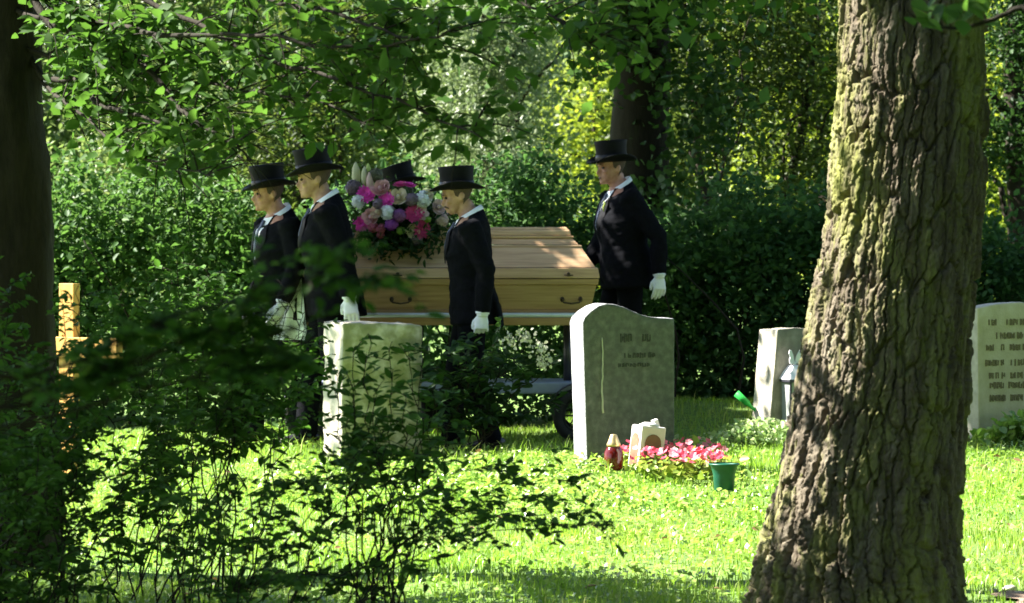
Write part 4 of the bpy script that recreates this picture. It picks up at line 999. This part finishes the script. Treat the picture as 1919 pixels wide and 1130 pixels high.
# ------------------------------------------------------------------ flower arrangement
def pet_mat(name, c, tf=.3):
    lo = tuple(x * .75 for x in c); hi = tuple(min(.9, x * 1.15 + .02) for x in c)
    return mat_leaf(name, [(0, lo), (.5, c), (1, hi)], c, tf, .5, .3)
PM = {k: pet_mat('petal_' + k, c) for k, c in dict(magenta=(.72, .06, .42), deep_pink=(.60, .06, .24), white=(.74, .78, .80), cream=(.72, .63, .46), pink=(.70, .42, .42), blush=(.66, .50, .50), grey_mauve=(.20, .15, .20), purple=(.28, .10, .30), violet=(.30, .06, .42), dusky=(.48, .13, .20), lime=(.22, .36, .05), lily_cream=(.62, .60, .40), lily_green=(.52, .60, .20), lily_pink=(.60, .42, .38), olive=(.13, .13, .09)).items()}
def flower(kind, colr, c, r, face, parent, rr):
    b = MB(); nrm = Vector(face).normalized(); X = nrm.cross(Vector((.1, .2, 1))).normalized(); Y_ = nrm.cross(X); c = Vector(c)
    def petal(base, d, e, n_, L_, w_, cup):
        pts = []
        for t, ww in ((0, .25), (.35, .8), (.7, 1.0), (1.0, .45)):
            m = base + d * L_ * t + n_ * cup * L_ * t * t; pts += [m - e * w_ * ww * .5, m + e * w_ * ww * .5]
        b.add(pts, [(0, 1, 3, 2), (2, 3, 5, 4), (4, 5, 7, 6)])
    if kind == 'gerbera':
        for ring, (nn, L_, cup) in enumerate([(17, r, .12), (13, r * .7, .35), (9, r * .4, .7)]):
            for k in range(nn):
                a = 2 * math.pi * (k + .5 * ring) / nn + rr.uniform(-.06, .06); d = X * math.cos(a) + Y_ * math.sin(a); petal(c + d * r * .08 + nrm * .002 * ring, d, nrm.cross(d), nrm, L_ * rr.uniform(.88, 1.05), r * .34, cup)
        b.ball(c + nrm * r * .1, r * .13, 8, 5)
    elif kind == 'rose':
        for ring, (nn, rad, cup) in enumerate([(6, 1.0, .65), (5, .8, 1.1), (5, .58, 1.7), (4, .36, 2.6)]):
            for k in range(nn):
                a = 2 * math.pi * (k + .4 * ring) / nn + rr.uniform(-.2, .2); d = X * math.cos(a) + Y_ * math.sin(a)
                petal(c - nrm * r * .3 + d * r * .12, d, nrm.cross(d), nrm, r * rad * rr.uniform(.85, 1.05), r * rad * 1.15, cup * .8)
        b.ball(c + nrm * r * .05, r * .3, 8, 6)
    elif kind == 'ball':
        for k in range(150):
            d = Vector((rr.gauss(0, 1), rr.gauss(0, 1), rr.gauss(0, 1))).normalized(); e = d.orthogonal().normalized()
            L_ = r * .28; p = c + d * r * .8 * rr.uniform(.93, 1.08)
            b.add([p - e * L_ * .5, p + d.cross(e) * L_ * .45, p + e * L_ * .5 + d * L_ * .3, p - d.cross(e) * L_ * .45 + d * L_ * .4], [(0, 1, 2, 3)])
        b.ball(c, r * .8, 10, 7)
    elif kind == 'ruffle':
        for k in range(46):
            d = Vector((rr.gauss(0, 1), rr.gauss(0, 1), rr.gauss(0, 1))) + nrm * .5; d.normalize(); e = d.orthogonal().normalized(); e.rotate(Matrix.Rotation(rr.uniform(0, 6.28), 3, d)); f = d.cross(e)
            p = c + d * r * .75 * rr.uniform(.85, 1.1); s = r * .30
            for q in range(4):
                g = (e * math.cos(q * 1.5708) + f * math.sin(q * 1.5708)); h_ = d.cross(g)
                b.add([p, p + g * s * .6 + h_ * s * .42 + d * s * .15, p + g * s + d * s * .3, p + g * s * .6 - h_ * s * .42 + d * s * .1], [(0, 1, 2, 3)])
        b.ball(c, r * .66, 10, 7)
    elif kind == 'bud':
        up = Vector((rr.uniform(-.08, .08), -.1, 1)).normalized(); L_ = r * 2
        b.tube([c - up * L_ * .5 + up * L_ * t for t in (0, .15, .4, .7, .9, 1)], [r * .14, r * .3, r * .38, r * .32, r * .16, r * .03], n=7)
    o = b.build({'gerbera': 'gerbera', 'rose': 'rose', 'ball': 'globe_flower', 'ruffle': 'hydrangea', 'bud': 'lily_bud'}[kind], PM[colr], parent, kind in ('bud',))
    return o
def build_flowers():
    Y = 20.95; base = at(748, 440, 21.2); t = empty('flower_arrangement', base); tag(t, 'large pink, white and purple flower arrangement lying on the coffin lid', 'flowers'); rr = random.Random(3)
    Fl = [('bud', 'lily_cream', 178, 170, 118), ('bud', 'lily_green', 335, 130, 75), ('bud', 'lily_pink', 352, 280, 105), ('bud', 'lily_cream', 285, 200, 95), ('ball', 'grey_mauve', 145, 340, 90), ('ball', 'olive', 420, 190, 85), ('ball', 'grey_mauve', 460, 545, 65), ('ball', 'grey_mauve', 875, 495, 80), ('ball', 'purple', 715, 690, 78), ('ball', 'violet', 620, 795, 75), ('ball', 'grey_mauve', 930, 980, 70),
          ('gerbera', 'magenta', 310, 425, 98), ('gerbera', 'magenta', 560, 505, 88), ('gerbera', 'magenta', 240, 790, 80), ('gerbera', 'deep_pink', 905, 665, 92), ('gerbera', 'deep_pink', 1000, 860, 92), ('gerbera', 'deep_pink', 735, 308, 75), ('gerbera', 'magenta', 845, 315, 68),
          ('ruffle', 'white', 220, 520, 88), ('ruffle', 'white', 580, 655, 92), ('ruffle', 'white', 1010, 490, 100), ('rose', 'cream', 710, 455, 85), ('rose', 'cream', 440, 640, 68), ('rose', 'cream', 893, 880, 66), ('rose', 'pink', 365, 705, 80), ('rose', 'pink', 480, 350, 85), ('rose', 'blush', 1210, 580, 72), ('ruffle', 'blush', 1250, 745, 78), ('rose', 'blush', 990, 655, 70), ('rose', 'cream', 1085, 430, 55), ('rose', 'pink', 540, 305, 45),
          ('ruffle', 'dusky', 390, 835, 62), ('ruffle', 'dusky', 492, 850, 62), ('ruffle', 'dusky', 490, 930, 50), ('ball', 'lime', 735, 880, 48), ('ball', 'lime', 1070, 738, 42), ('rose', 'cream', 160, 130, 0)]
    k = 220 / 1462
    for kind, colr, u, v, r in Fl:
        if r == 0: continue
        px, py = 640 + u * k, 300 + v * k
        dy = -.18 * max(0, 1 - ((px - 745) / 110) ** 2) * max(0, 1 - ((py - 400) / 90) ** 2)
        c = at(px, py, 21.12 + dy); rad = r * k / F * 21 * 1.28
        face = ((px - 745) / 130 + rr.uniform(-.35, .35), -1, (395 - py) / 110 + .25 + rr.uniform(-.3, .3))
        if colr in ('deep_pink', 'magenta') and py < 352: face = (rr.uniform(-.2, .2), -.35, 1)
        flower(kind, colr, c - base, rad, face, t, rr)
    r = np.random.default_rng(9); n = 1500
    P = np.stack([r.normal(size=n) * .155, r.normal(size=n) * .08 + .0, r.normal(size=n) * .085 + .13], 1)
    low = np.stack([r.normal(size=500) * .17, -.16 + .05 * r.normal(size=500), -.03 + .06 * r.normal(size=500)], 1)
    o = mesh_obj('greenery', leaf_mesh('greenery', np.concatenate([P, low]), .06, width=.35, up=.1, droop=.5, r=r), M['leaf_dark'], t); tag(o, kind='stuff')
    b = MB(); b.box((0, 0, .005), (.34, .2, .10)); b.build('foam_tray', M['green_plastic'], t, bevel=.01)
    b = MB()
    for u, v in [(178, 330), (335, 260), (285, 340), (352, 400), (1150, 800)]: c = at(640 + u * k, 300 + v * k, 21.12) - base; b.tube([(c.x * .4, 0, .03), tuple(c * .7 + Vector((0, 0, .02))), tuple(c)], .004, n=5)
    tag(b.build('stalks', PM['lime'], t), kind='stuff')
build_flowers()

# ------------------------------------------------------------------ people
M['skin'] = mat_noise('skin', [(.3, (.30, .145, .09)), (.68, (.48, .275, .185))], 24, .5, .15, 120)
M['skin2'] = mat_noise('ruddy_skin', [(.3, (.32, .13, .085)), (.68, (.50, .255, .18))], 24, .5, .15, 120)
M['suit'] = mat_noise('black_wool', [(.3, (.0022, .0025, .004)), (.7, (.0045, .005, .0075))], 60, .9, .3, 300, spec=.08)
M['silk'] = mat_noise('black_silk', [(.3, (.0025, .0025, .004)), (.7, (.005, .005, .0065))], 60, .6, spec=.12)
M['ribbon'] = mat_noise('black_ribbon', [(.3, (.006, .006, .009)), (.7, (.01, .01, .014))], 60, .35, spec=.25)
M['shirt'] = mat_noise('white_cotton', [(.3, (.74, .76, .80)), (.7, (.80, .82, .86))], 40, .8)
M['glove'] = mat_noise('white_glove_cotton', [(.3, (.72, .74, .80)), (.7, (.80, .82, .88))], 50, .85, .3, 200)
M['grey_tie'] = mat_noise('grey_silk_tie', [(.3, (.05, .06, .10)), (.7, (.09, .105, .17))], 40, .5)
M['hair_dark'] = mat_noise('dark_hair', [(.3, (.012, .009, .007)), (.7, (.035, .026, .02))], 90, .6, .4, 200)
M['hair_grey'] = mat_noise('grey_hair', [(.3, (.16, .15, .14)), (.7, (.30, .29, .28))], 90, .6, .4, 200)
M['stubble'] = mat_noise('stubble', [(.3, (.05, .03, .022)), (.7, (.10, .06, .045))], 120, .8)
M['lip'] = mat_noise('lips', [(.3, (.26, .085, .07)), (.7, (.32, .11, .09))], 30, .5)
M['eye'] = mat_noise('eye', [(.3, (.02, .015, .012)), (.7, (.04, .03, .025))], 30, .2)
M['shoe'] = mat_noise('black_leather', [(.3, (.008, .008, .008)), (.7, (.015, .015, .015))], 40, .3)
M['coat_grey'] = mat_noise('dark_grey_coat', [(.3, (.03, .03, .035)), (.7, (.05, .05, .055))], 40, .85)

def hand_geo(b, W, d, fwd, inw, g=0.0, curl=.5):
    "wrist W, pointing direction d, thumb side fwd, palm faces inw"
    W, d, fwd, inw = Vector(W), Vector(d).normalized(), Vector(fwd).normalized(), Vector(inw).normalized()
    b.tube([W - d * .03, W + d * .01, W + d * .05, W + d * .09, W + d * .10], [(.026 + g, .020 + g), (.029 + g, .019 + g), (.041 + g, .017 + g), (.042 + g, .015 + g), (.036 + g, .011 + g)], side=fwd, n=14)
    for k, (o_, L_) in enumerate([(.034, .074), (.0115, .084), (-.0115, .079), (-.034, .062)]):
        p = W + d * .082 + fwd * o_; pts = [p]; a = .15 + curl * .25; sp = (o_ * .9)
        for sgm, f_ in enumerate((.2, .42, .33, .25)):
            dd = (d * math.cos(a) + inw * math.sin(a) + fwd * sp * 2).normalized(); p = p + dd * L_ * f_ * 1.05; pts.append(p); a += curl * (.55 + .06 * k)
        b.tube(pts, [.0098 + g, .0098 + g, .0092 + g, .0085 + g, .006 + g], n=8)
    p = W + d * .028 + fwd * .026 + inw * .006
    b.tube([p, p + d * .026 + fwd * .022 + inw * .01, p + d * .054 + fwd * .028 + inw * .018, p + d * .074 + fwd * .026 + inw * .024], [.013 + g, .0125 + g, .0105 + g, .007 + g], n=8)

def person(label, px, py_eye, Y, H=1.78, yaw=0, hp=0, hy=0, L=None, Rr=None, stride=.12, lean=0, skin='skin', hair='hair_dark', hat=True, beard=False, suit='suit', curl=.5, hat_tilt=0, gloves=True, collar=True, boutonniere=False, mouth_open=False, mus=False, ground=None, girth=1.0):
    """local frame: faces -X, left hand towards -Y, up Z; heights for a 1.78 m figure, scaled by H"""
    x = (px - PX0) / F * Y; k = H / 1.78
    g = float(gz(x, Y)) if ground is None else ground
    t = empty('person', (x, Y, g), yaw); t.scale = (k, k, k); tag(t, label, 'person', 'people in the procession')
    Lsh, Rsh = Vector((.0, -.19, 1.425)), Vector((.0, .19, 1.425))
    L = L or [(.045, -.245, 1.14), (-.02, -.25, .89)]; Rr = Rr or [(.02, .26, 1.14), (-.06, .30, .93)]
    Le, Lw = map(Vector, L); Re, Rw = map(Vector, Rr)
    Ld, Rd = (Lw - Le).normalized(), (Rw - Re).normalized()
    Rd_h = (Rd + Vector((0, 0, -.4))).normalized()
    sw = stride
    la, ra = Vector((sw * 1.3, -.09, .09)), Vector((-sw * 1.3, .09, .09))
    lk, rk = Vector((sw * .2 - .02, -.095, .50)), Vector((-sw * 1.0, .095, .50)); lh, rh = Vector((0, -.09, .92)), Vector((0, .09, .92))
    LM = Matrix.Translation((0, 0, .95)) @ Matrix.Rotation(-lean, 4, 'Y') @ Matrix.Translation((0, 0, -.95))
    HM = LM @ Matrix.Translation((-.03, 0, 1.51)) @ Euler((0, -hp, hy), 'ZYX' if False else 'XYZ').to_matrix().to_4x4() @ Matrix.Translation((0, 0, .005))
    def head_geo(b):
        h = MB()
        rs_ = [(0, -.082, -.035, .022), (.012, -.096, -.018, .036), (.03, -.1, .012, .048), (.05, -.098, .036, .056), (.075, -.096, .06, .063), (.10, -.092, .08, .068), (.125, -.094, .09, .0715), (.145, -.099, .096, .0735), (.17, -.096, .097, .0735), (.195, -.083, .088, .066), (.215, -.056, .068, .05), (.228, -.02, .036, .026)]
        h.rings([((xf + xb) / 2, 0, z, (xb - xf) / 2, w_) for z, xf, xb, w_ in rs_], 24)
        h.tube([(-.093, 0, .128), (-.103, 0, .105), (-.118, 0, .082), (-.112, 0, .07), (-.095, 0, .068)], [(.008, .006), (.009, .008), (.013, .012), (.014, .009), (.012, .006)], side=(0, 1, 0), n=8)
        h.ball((-.097, 0, .014), (.012, .02, .014)); h.ball((-.099, 0, .053), (.010, .022, .006)); h.ball((-.098, 0, .040), (.010, .02, .006))
        h.tube([(-.09, -.052, .136), (-.102, -.025, .138), (-.1, 0, .134), (-.102, .025, .138), (-.09, .052, .136)], .0085, n=6)
        for s in (-1, 1):
            h.ball((.012, s * .074, .098), (.017, .007, .031), M=Euler((0, R(12), s * R(-14))).to_matrix()); h.ball((-.075, s * .045, .088), (.02, .014, .015))
        h.tube([(.035, 0, -.08), (.03, 0, -.03), (.015, 0, .02), (.015, 0, .06)], [.066, .061, .058, .055], n=18)
        h.xform(HM); b.add(h.v, h.f)
    # ---- body: one continuous surface
    b = MB()
    b.rings([(0, 0, .80, .06, .12), (0, 0, .86, .10, .155), (.01, 0, .95, .115, .165), (0, 0, 1.08, .10, .145), (-.005, 0, 1.25, .118, .165), (0, 0, 1.38, .11, .185), (.005, 0, 1.44, .085, .15), (.005, 0, 1.49, .065, .075), (.0, 0, 1.54, .056, .057)], 24)
    b.xform(LM); head_geo(b)
    for sh, e, w_, d, inw in ((LM @ Lsh, Le, Lw, Ld, Vector((0, 1, 0))), (LM @ Rsh, Re, Rw, Rd_h, Vector((0, -1, 0)))):
        b.tube([sh + Vector((0, 0, .01)), sh.lerp(e, .4), e, e.lerp(w_, .4), w_], [.056, .048, .04, .038, .027], n=14); hand_geo(b, w_, d, (-1, 0, 0), inw, -.003, curl)
    for hh, kk, aa in ((lh, lk, la), (rh, rk, ra)):
        b.tube([hh, hh.lerp(kk, .5), kk, kk.lerp(aa, .4), aa, aa + Vector((0, 0, -.05))], [.085, .075, .055, .055, .038, .036], n=14); b.tube([aa + Vector((.05, 0, -.05)), aa + Vector((-.06, 0, -.055)), aa + Vector((-.16, 0, -.065))], [.034, .038, .028], n=10)
    b.remesh('body', M[skin], t, .0095, 2)
    # ---- clothes
    b = MB(); gi = girth
    b.rings([(.015, 0, .80, .150 * gi, .205 * gi), (.01, 0, .82, .150 * gi, .205 * gi), (.01, 0, .93, .148 * gi, .198 * gi), (0, 0, 1.09, .130 * gi, .175 * gi), (-.008, 0, 1.25, .145 * gi, .195 * gi), (0, 0, 1.36, .138, .212), (.004, 0, 1.43, .122, .208), (.022, 0, 1.468, .082, .130), (.034, 0, 1.495, .058, .085), (.038, 0, 1.506, .048, .070)], 28)
    b.v = [(x_, y_, z_ + float(np.clip((z_ - 1.38) / .12, 0, 1)) * (x_ - .01) * .5) for x_, y_, z_ in b.v]
    b.tube([(.11, 0, 1.05), (.155, 0, .9), (.175, 0, .775)], [(.10, .03), (.14, .035), (.16, .025)], side=(0, 1, 0), n=14)
    b.xform(LM)
    for sh, e, w_, d in ((LM @ Lsh, Le, Lw, Ld), (LM @ Rsh, Re, Rw, Rd)):
        b.tube([sh + (sh - e).normalized() * .03, sh, sh.lerp(e, .35), sh.lerp(e, .75), e, e.lerp(w_, .35), e.lerp(w_, .8), w_ - d * .005], [.05, .078, .072, .066, .063, .060, .052, .050], n=18)
    jk = b.remesh('jacket', M[suit], t, .0105, 3)
    nv = len(jk.data.vertices); Cv = np.empty(nv * 3, np.float32); jk.data.vertices.foreach_get('co', Cv); Cv = Cv.reshape(-1, 3)
    Nv = np.array([tuple(v.normal) for v in jk.data.vertices])
    f_ = np.array([.007 * mnoise.noise(Vector((c[0] * 9, c[1] * 9, c[2] * 14))) + .005 * mnoise.noise(Vector((c[0] * 20, c[1] * 20, c[2] * 34))) for c in Cv])
    jk.data.vertices.foreach_set('co', (Cv + Nv * f_[:, None]).astype(np.float32).ravel()); jk.data.update()
    b = MB()
    b.rings([(0, 0, .80, .11, .165), (0, 0, .9, .125, .175), (0, 0, 1.0, .115, .16)], 20)
    for hh, kk, aa in ((lh, lk, la), (rh, rk, ra)):
        b.tube([hh, hh.lerp(kk, .5), kk, kk.lerp(aa, .5), aa + Vector((0, 0, -.035))], [.100, .088, .074, .07, .07], n=16)
    b.remesh('trousers', M[suit], t, .014, 3)
    for aa in (la, ra):
        b = MB(); b.tube([aa + Vector((.075, 0, -.045)), aa + Vector((.03, 0, -.03)), aa + Vector((-.05, 0, -.045)), aa + Vector((-.13, 0, -.06)), aa + Vector((-.19, 0, -.068))], [(.03, .035), (.042, .05), (.046, .042), (.046, .028), (.025, .016)], side=(0, 1, 0), n=14); b.build('shoe', M['shoe'], t, True)
    if gloves:
        for w_, d, inw in ((Lw, Ld, Vector((0, 1, 0))), (Rw, Rd_h, Vector((0, -1, 0)))):
            b = MB(); hand_geo(b, w_, d, (-1, 0, 0), inw, .0016, curl); b.tube([w_ - d * .045, w_ - d * .0, w_ + d * .02], [.040, .039, .034], n=14)
            gl = b.remesh('glove', M['glove'], t, .0038, 1)
            cf = MB(); cf.tube([w_ - d * .012, w_ + d * .0, w_ + d * .004], [.0435, .044, .042], n=16); cf.build('cuff_hem', M['glove'], gl, True)
    if collar:
        n = 28; b = MB(); vs = []; 
        for zi, (rr_, dz) in enumerate([(.084, -.018), (.079, -.004), (.070, .009), (.065, .009), (.065, -.018)]):
            for q in range(n):
                a = 2 * math.pi * q / n; ca = math.cos(a); fr = max(0, -ca) ** 2 * (dz < 0); vs.append(LM @ Vector((.008 + rr_ * 1.04 * ca - .012 * fr, rr_ * 1.16 * math.sin(a), 1.506 + dz + .040 * ca - .05 * fr)))
        b.add(vs, [(z * n + q, z * n + (q + 1) % n, (z + 1) * n + (q + 1) % n, (z + 1) * n + q) for z in range(4) for q in range(n)])
        sh_ = b.build('shirt', M['shirt'], t, True)
        # shirt front, lapels and tie on the chest
        def front(y, z, off):   # point on the jacket front
            zs = [.8, .93, 1.09, 1.25, 1.36, 1.425, 1.465, 1.495]; A = [.150 * gi, .148 * gi, .130 * gi, .145 * gi, .138, .122, .082, .058]; Bw = [.205, .198, .175, .195, .212, .208, .130, .085]; cxs = [.015, .01, 0, -.008, 0, .004, .022, .034]
            a_, b_, c_ = np.interp(z, zs, A), np.interp(z, zs, Bw), np.interp(z, zs, cxs)
            q_ = math.sqrt(max(0, 1 - (y / b_) ** 2)); xj = c_ - (a_ + off) * q_
            zj = z + float(np.clip((z - 1.38) / .12, 0, 1)) * (xj - .01) * .5
            ab, bb = np.interp(zj, [1.25, 1.38, 1.44, 1.49], [.118, .11, .085, .066]), np.interp(zj, [1.25, 1.38, 1.44, 1.49], [.165, .185, .15, .075])
            xb_ = .005 - (ab + .002 + off) * math.sqrt(max(0, 1 - (y / bb) ** 2))
            return LM @ Vector((min(xj, xb_), y, zj))
        b = MB(); rows = 9; vs = []
        for q in range(rows):
            f_ = q / (rows - 1); z = 1.20 + .285 * f_; hw = .012 + .058 * f_
            vs += [front(hw * s, z, .004) for s in (-1, -.5, 0, .5, 1)]
        b.add(vs, [(r_ * 5 + q, r_ * 5 + q + 1, r_ * 5 + q + 6, r_ * 5 + q + 5) for r_ in range(rows - 1) for q in range(4)]); b.build('shirt_front', M['shirt'], t, True)
        for s in (-1, 1):
            b = MB(); vs = []
            for q in range(rows):
                f_ = q / (rows - 1); z = 1.19 + .30 * f_; i0 = .010 + .058 * f_; w_ = .012 + .055 * math.sin(math.pi * min(1, f_ * 1.15)) ** .8
                vs += [front(s * i0, z, .012), front(s * (i0 + w_ * .5), z, .014), front(s * (i0 + w_), z, .009)]
            b.add(vs, [(r_ * 3 + q, r_ * 3 + q + 1, r_ * 3 + q + 4, r_ * 3 + q + 3) for r_ in range(rows - 1) for q in range(2)]); b.build('lapel', M['silk'], t, True)
        b = MB(); b.tube([front(0, 1.475, .012), front(0, 1.45, .016), front(0, 1.40, .010), front(0, 1.30, .010), front(0, 1.22, .006)], [(.013, .010), (.016, .010), (.013, .005), (.019, .005), (.016, .004)], side=(0, 1, 0), n=10); b.build('tie', M['grey_tie'], t, True)
        if boutonniere:
            b = MB(); c = front(-.095, 1.33, .02); b.tube([c, c + Vector((-.004, 0, .03)), c + Vector((.006, -.006, .055)), c + Vector((-.004, -.01, .07))], [.004, .006, .007, .004], n=6); b.build('boutonniere', PM['lily_green'], t, True)
    # ---- face details and hair
    def hpart(nm, mb, mt, par=None, sm=True): mb.xform(HM); return mb.build(nm, M[mt], par or t, sm)
    for s in (-1, 1):
        b = MB(); b.ball((-.0855, s * .031, .113), (.010, .013, .0085)); hpart('eye', b, 'eye')
        b = MB(); b.tube([(-.101, s * .014, .133), (-.104, s * .031, .138), (-.094, s * .052, .133)], [.003, .005, .002], n=6); hpart('eyebrow', b, hair if hair != 'hair_grey' else 'stubble')
    b = MB(); b.ball((-.1065, 0, .0465), (.004, .021, .0055 if mouth_open else .003)); hpart('lips', b, 'eye' if mouth_open else 'lip')
    if mus:
        b = MB(); b.tube([(-.088, -.034, .046), (-.105, -.016, .060), (-.1105, 0, .062), (-.105, .016, .060), (-.088, .034, .046)], [.003, .0055, .005, .0055, .003], n=6); hpart('moustache', b, 'hair_dark')
        b = MB(); b.ball((-.098, 0, .010), (.014, .022, .017)); hpart('goatee', b, 'hair_dark')
    if beard:
        b = MB(); b.rings([(-.058, 0, -.003, .036, .022), (-.048, 0, .012, .053, .040), (-.036, 0, .03, .066, .0515)], 20); hpart('beard', b, 'stubble')
    b = MB()   # short back and sides: shell over the skull, open at the face
    n = 24; vs = []; zs = [(.045, .03, .055), (.075, .06, .064), (.11, .086, .072), (.145, .1, .0765), (.18, .1, .0765), (.21, .075, .058), (.232, .03, .028)]
    for z, xb, w_ in zs:
        lim = R(75) if z < .1 else (R(108) if z < .15 else R(150 if z < .19 else 175))
        for q in range(n + 1): a = -lim + 2 * lim * q / n; vs.append((.0 + (xb + .001) * math.cos(a) * (1 if math.cos(a) > 0 else 1.0), (w_ + .003) * math.sin(a), z))
    b.add(vs, [(r_ * (n + 1) + q, r_ * (n + 1) + q + 1, (r_ + 1) * (n + 1) + q + 1, (r_ + 1) * (n + 1) + q) for r_ in range(len(zs) - 1) for q in range(n)]); hpart('hair', b, hair)
    if hat:
        HT = HM @ Matrix.Translation((.0, 0, .152)) @ Matrix.Rotation(-hat_tilt, 4, 'Y')
        b = MB(); n = 36; prof = [(.084, -.006), (.120, -.005), (.146, .002), (.151, .008), (.147, .012), (.118, .006), (.0955, .008), (.0915, .05), (.0925, .095), (.0985, .128), (.0965, .134), (.06, .137), (.0, .138)]
        b.lathe([(r_ * 1.05, z_ * 1.05) for r_, z_ in prof], n, 1.12)
        vs = []
        for (x_, y_, z_) in b.v:
            r_ = math.hypot(x_ / 1.12, y_)
            if r_ > .10 and z_ < .03: z_ += .030 * (r_ - .1) / .05 * (y_ / r_) ** 2 - .012 * (r_ - .1) / .05 * (x_ / 1.12 / r_) ** 2
            vs.append((x_, y_, z_))
        b.v = vs; b.xform(HT); ht = b.build('top_hat', M['silk'], t, True)
        b = MB(); b.lathe([(.102, .0095), (.1035, .0125), (.100, .042), (.098, .045)], n, 1.12); b.xform(HT); b.build('hat_band', M['ribbon'], ht, True)
    return t

PEOPLE = []
def stand(label, pxc, chin_py, Y, **k):
    "height follows from where the chin is in the photo"
    x = (pxc - PX0) / F * Y; g = k.pop('g', None); g = float(gz(x, Y)) if g is None else g
    zc = CAMH - (chin_py - YH) / F * Y - g
    return person(label, pxc, 0, Y, H=zc / 1.515 * 1.78, ground=g, **k)
stand('bearer in black top hat at the far left, head turned, shirt and tie showing', 526, 392, 20.75, yaw=R(28), hy=R(-14), hp=R(5), skin='skin2', hair='stubble', L=[(-.0, -.26, 1.16), (-.10, -.25, .92)], curl=.35, girth=1.1, lean=R(3))
stand('tall bearer in black top hat, second from the left, white glove hanging beside the coffin', 622, 366, 20.42, yaw=R(4), hy=R(0), hp=R(4), hair='stubble', L=[(.07, -.235, 1.15), (.10, -.25, .905)], lean=R(5), girth=1.14, curl=.35)
stand('bearer on the far side, black top hat tilted down behind the flower arrangement', 772, 388, 21.98, yaw=R(-4), hp=R(16), hair='hair_dark', hat_tilt=R(2))
stand('young bearer with moustache and goatee looking down, black top hat, in front of the coffin', 884, 396, 20.38, yaw=R(0), hp=R(14), hy=R(4), mus=True, hair='stubble', L=[(.09, -.225, 1.15), (.07, -.235, .875)], curl=.9, hat_tilt=R(-13), girth=1.03, stride=.10, lean=R(2))
stand('tall bearer behind the coffin end, black top hat, mouth open, white collar', 1172, 342, 22.1, yaw=R(16), hp=R(2), hy=R(8), skin='skin2', hair='stubble', lean=R(5), boutonniere=True, mouth_open=True, L=[(.15, -.26, 1.14), (.15, -.28, .885)], Rr=[(-.10, .22, 1.13), (-.25, .12, .92)], girth=1.22, curl=.45, hat_tilt=R(-3))
stand('person in dark coat standing behind the thick trunk, only the head edge showing', 1562, 402, 24.4, yaw=R(-10), hat=False, gloves=False, hair='hair_grey', suit='coat_grey', collar=False)
# white cloth hanging between the two left bearers
def build_cloth():
    b = MB(); n, m = 10, 12; vs = []; top = at(548, 515, 20.55); 
    for j in range(m):
        f_ = j / (m - 1); z = -f_ * (637 - 515) / F * 20.55; xl = -.015 - .115 * f_ ** .9; xr = .055 + .045 * f_
        for i in range(n):
            u = i / (n - 1); vs.append((xl + (xr - xl) * u, .022 * math.sin(u * 11 + f_) * (.3 + f_) + .01 * math.sin(f_ * 7), z))
    N_ = len(vs); vs2 = [(x, y + .006, z) for x, y, z in vs]
    fs = [(j * n + i, j * n + i + 1, (j + 1) * n + i + 1, (j + 1) * n + i) for j in range(m - 1) for i in range(n - 1)]
    b.add(vs + vs2, fs + [tuple(N_ + q for q in reversed(f)) for f in fs])
    o = b.build('cloth', M['shirt'], None, True); o.location = top; tag(o, 'white cloth hanging between the two left bearers', 'cloth')
build_cloth()

bpy.data.scenes.remove(bpy.data.scenes['workbench'])
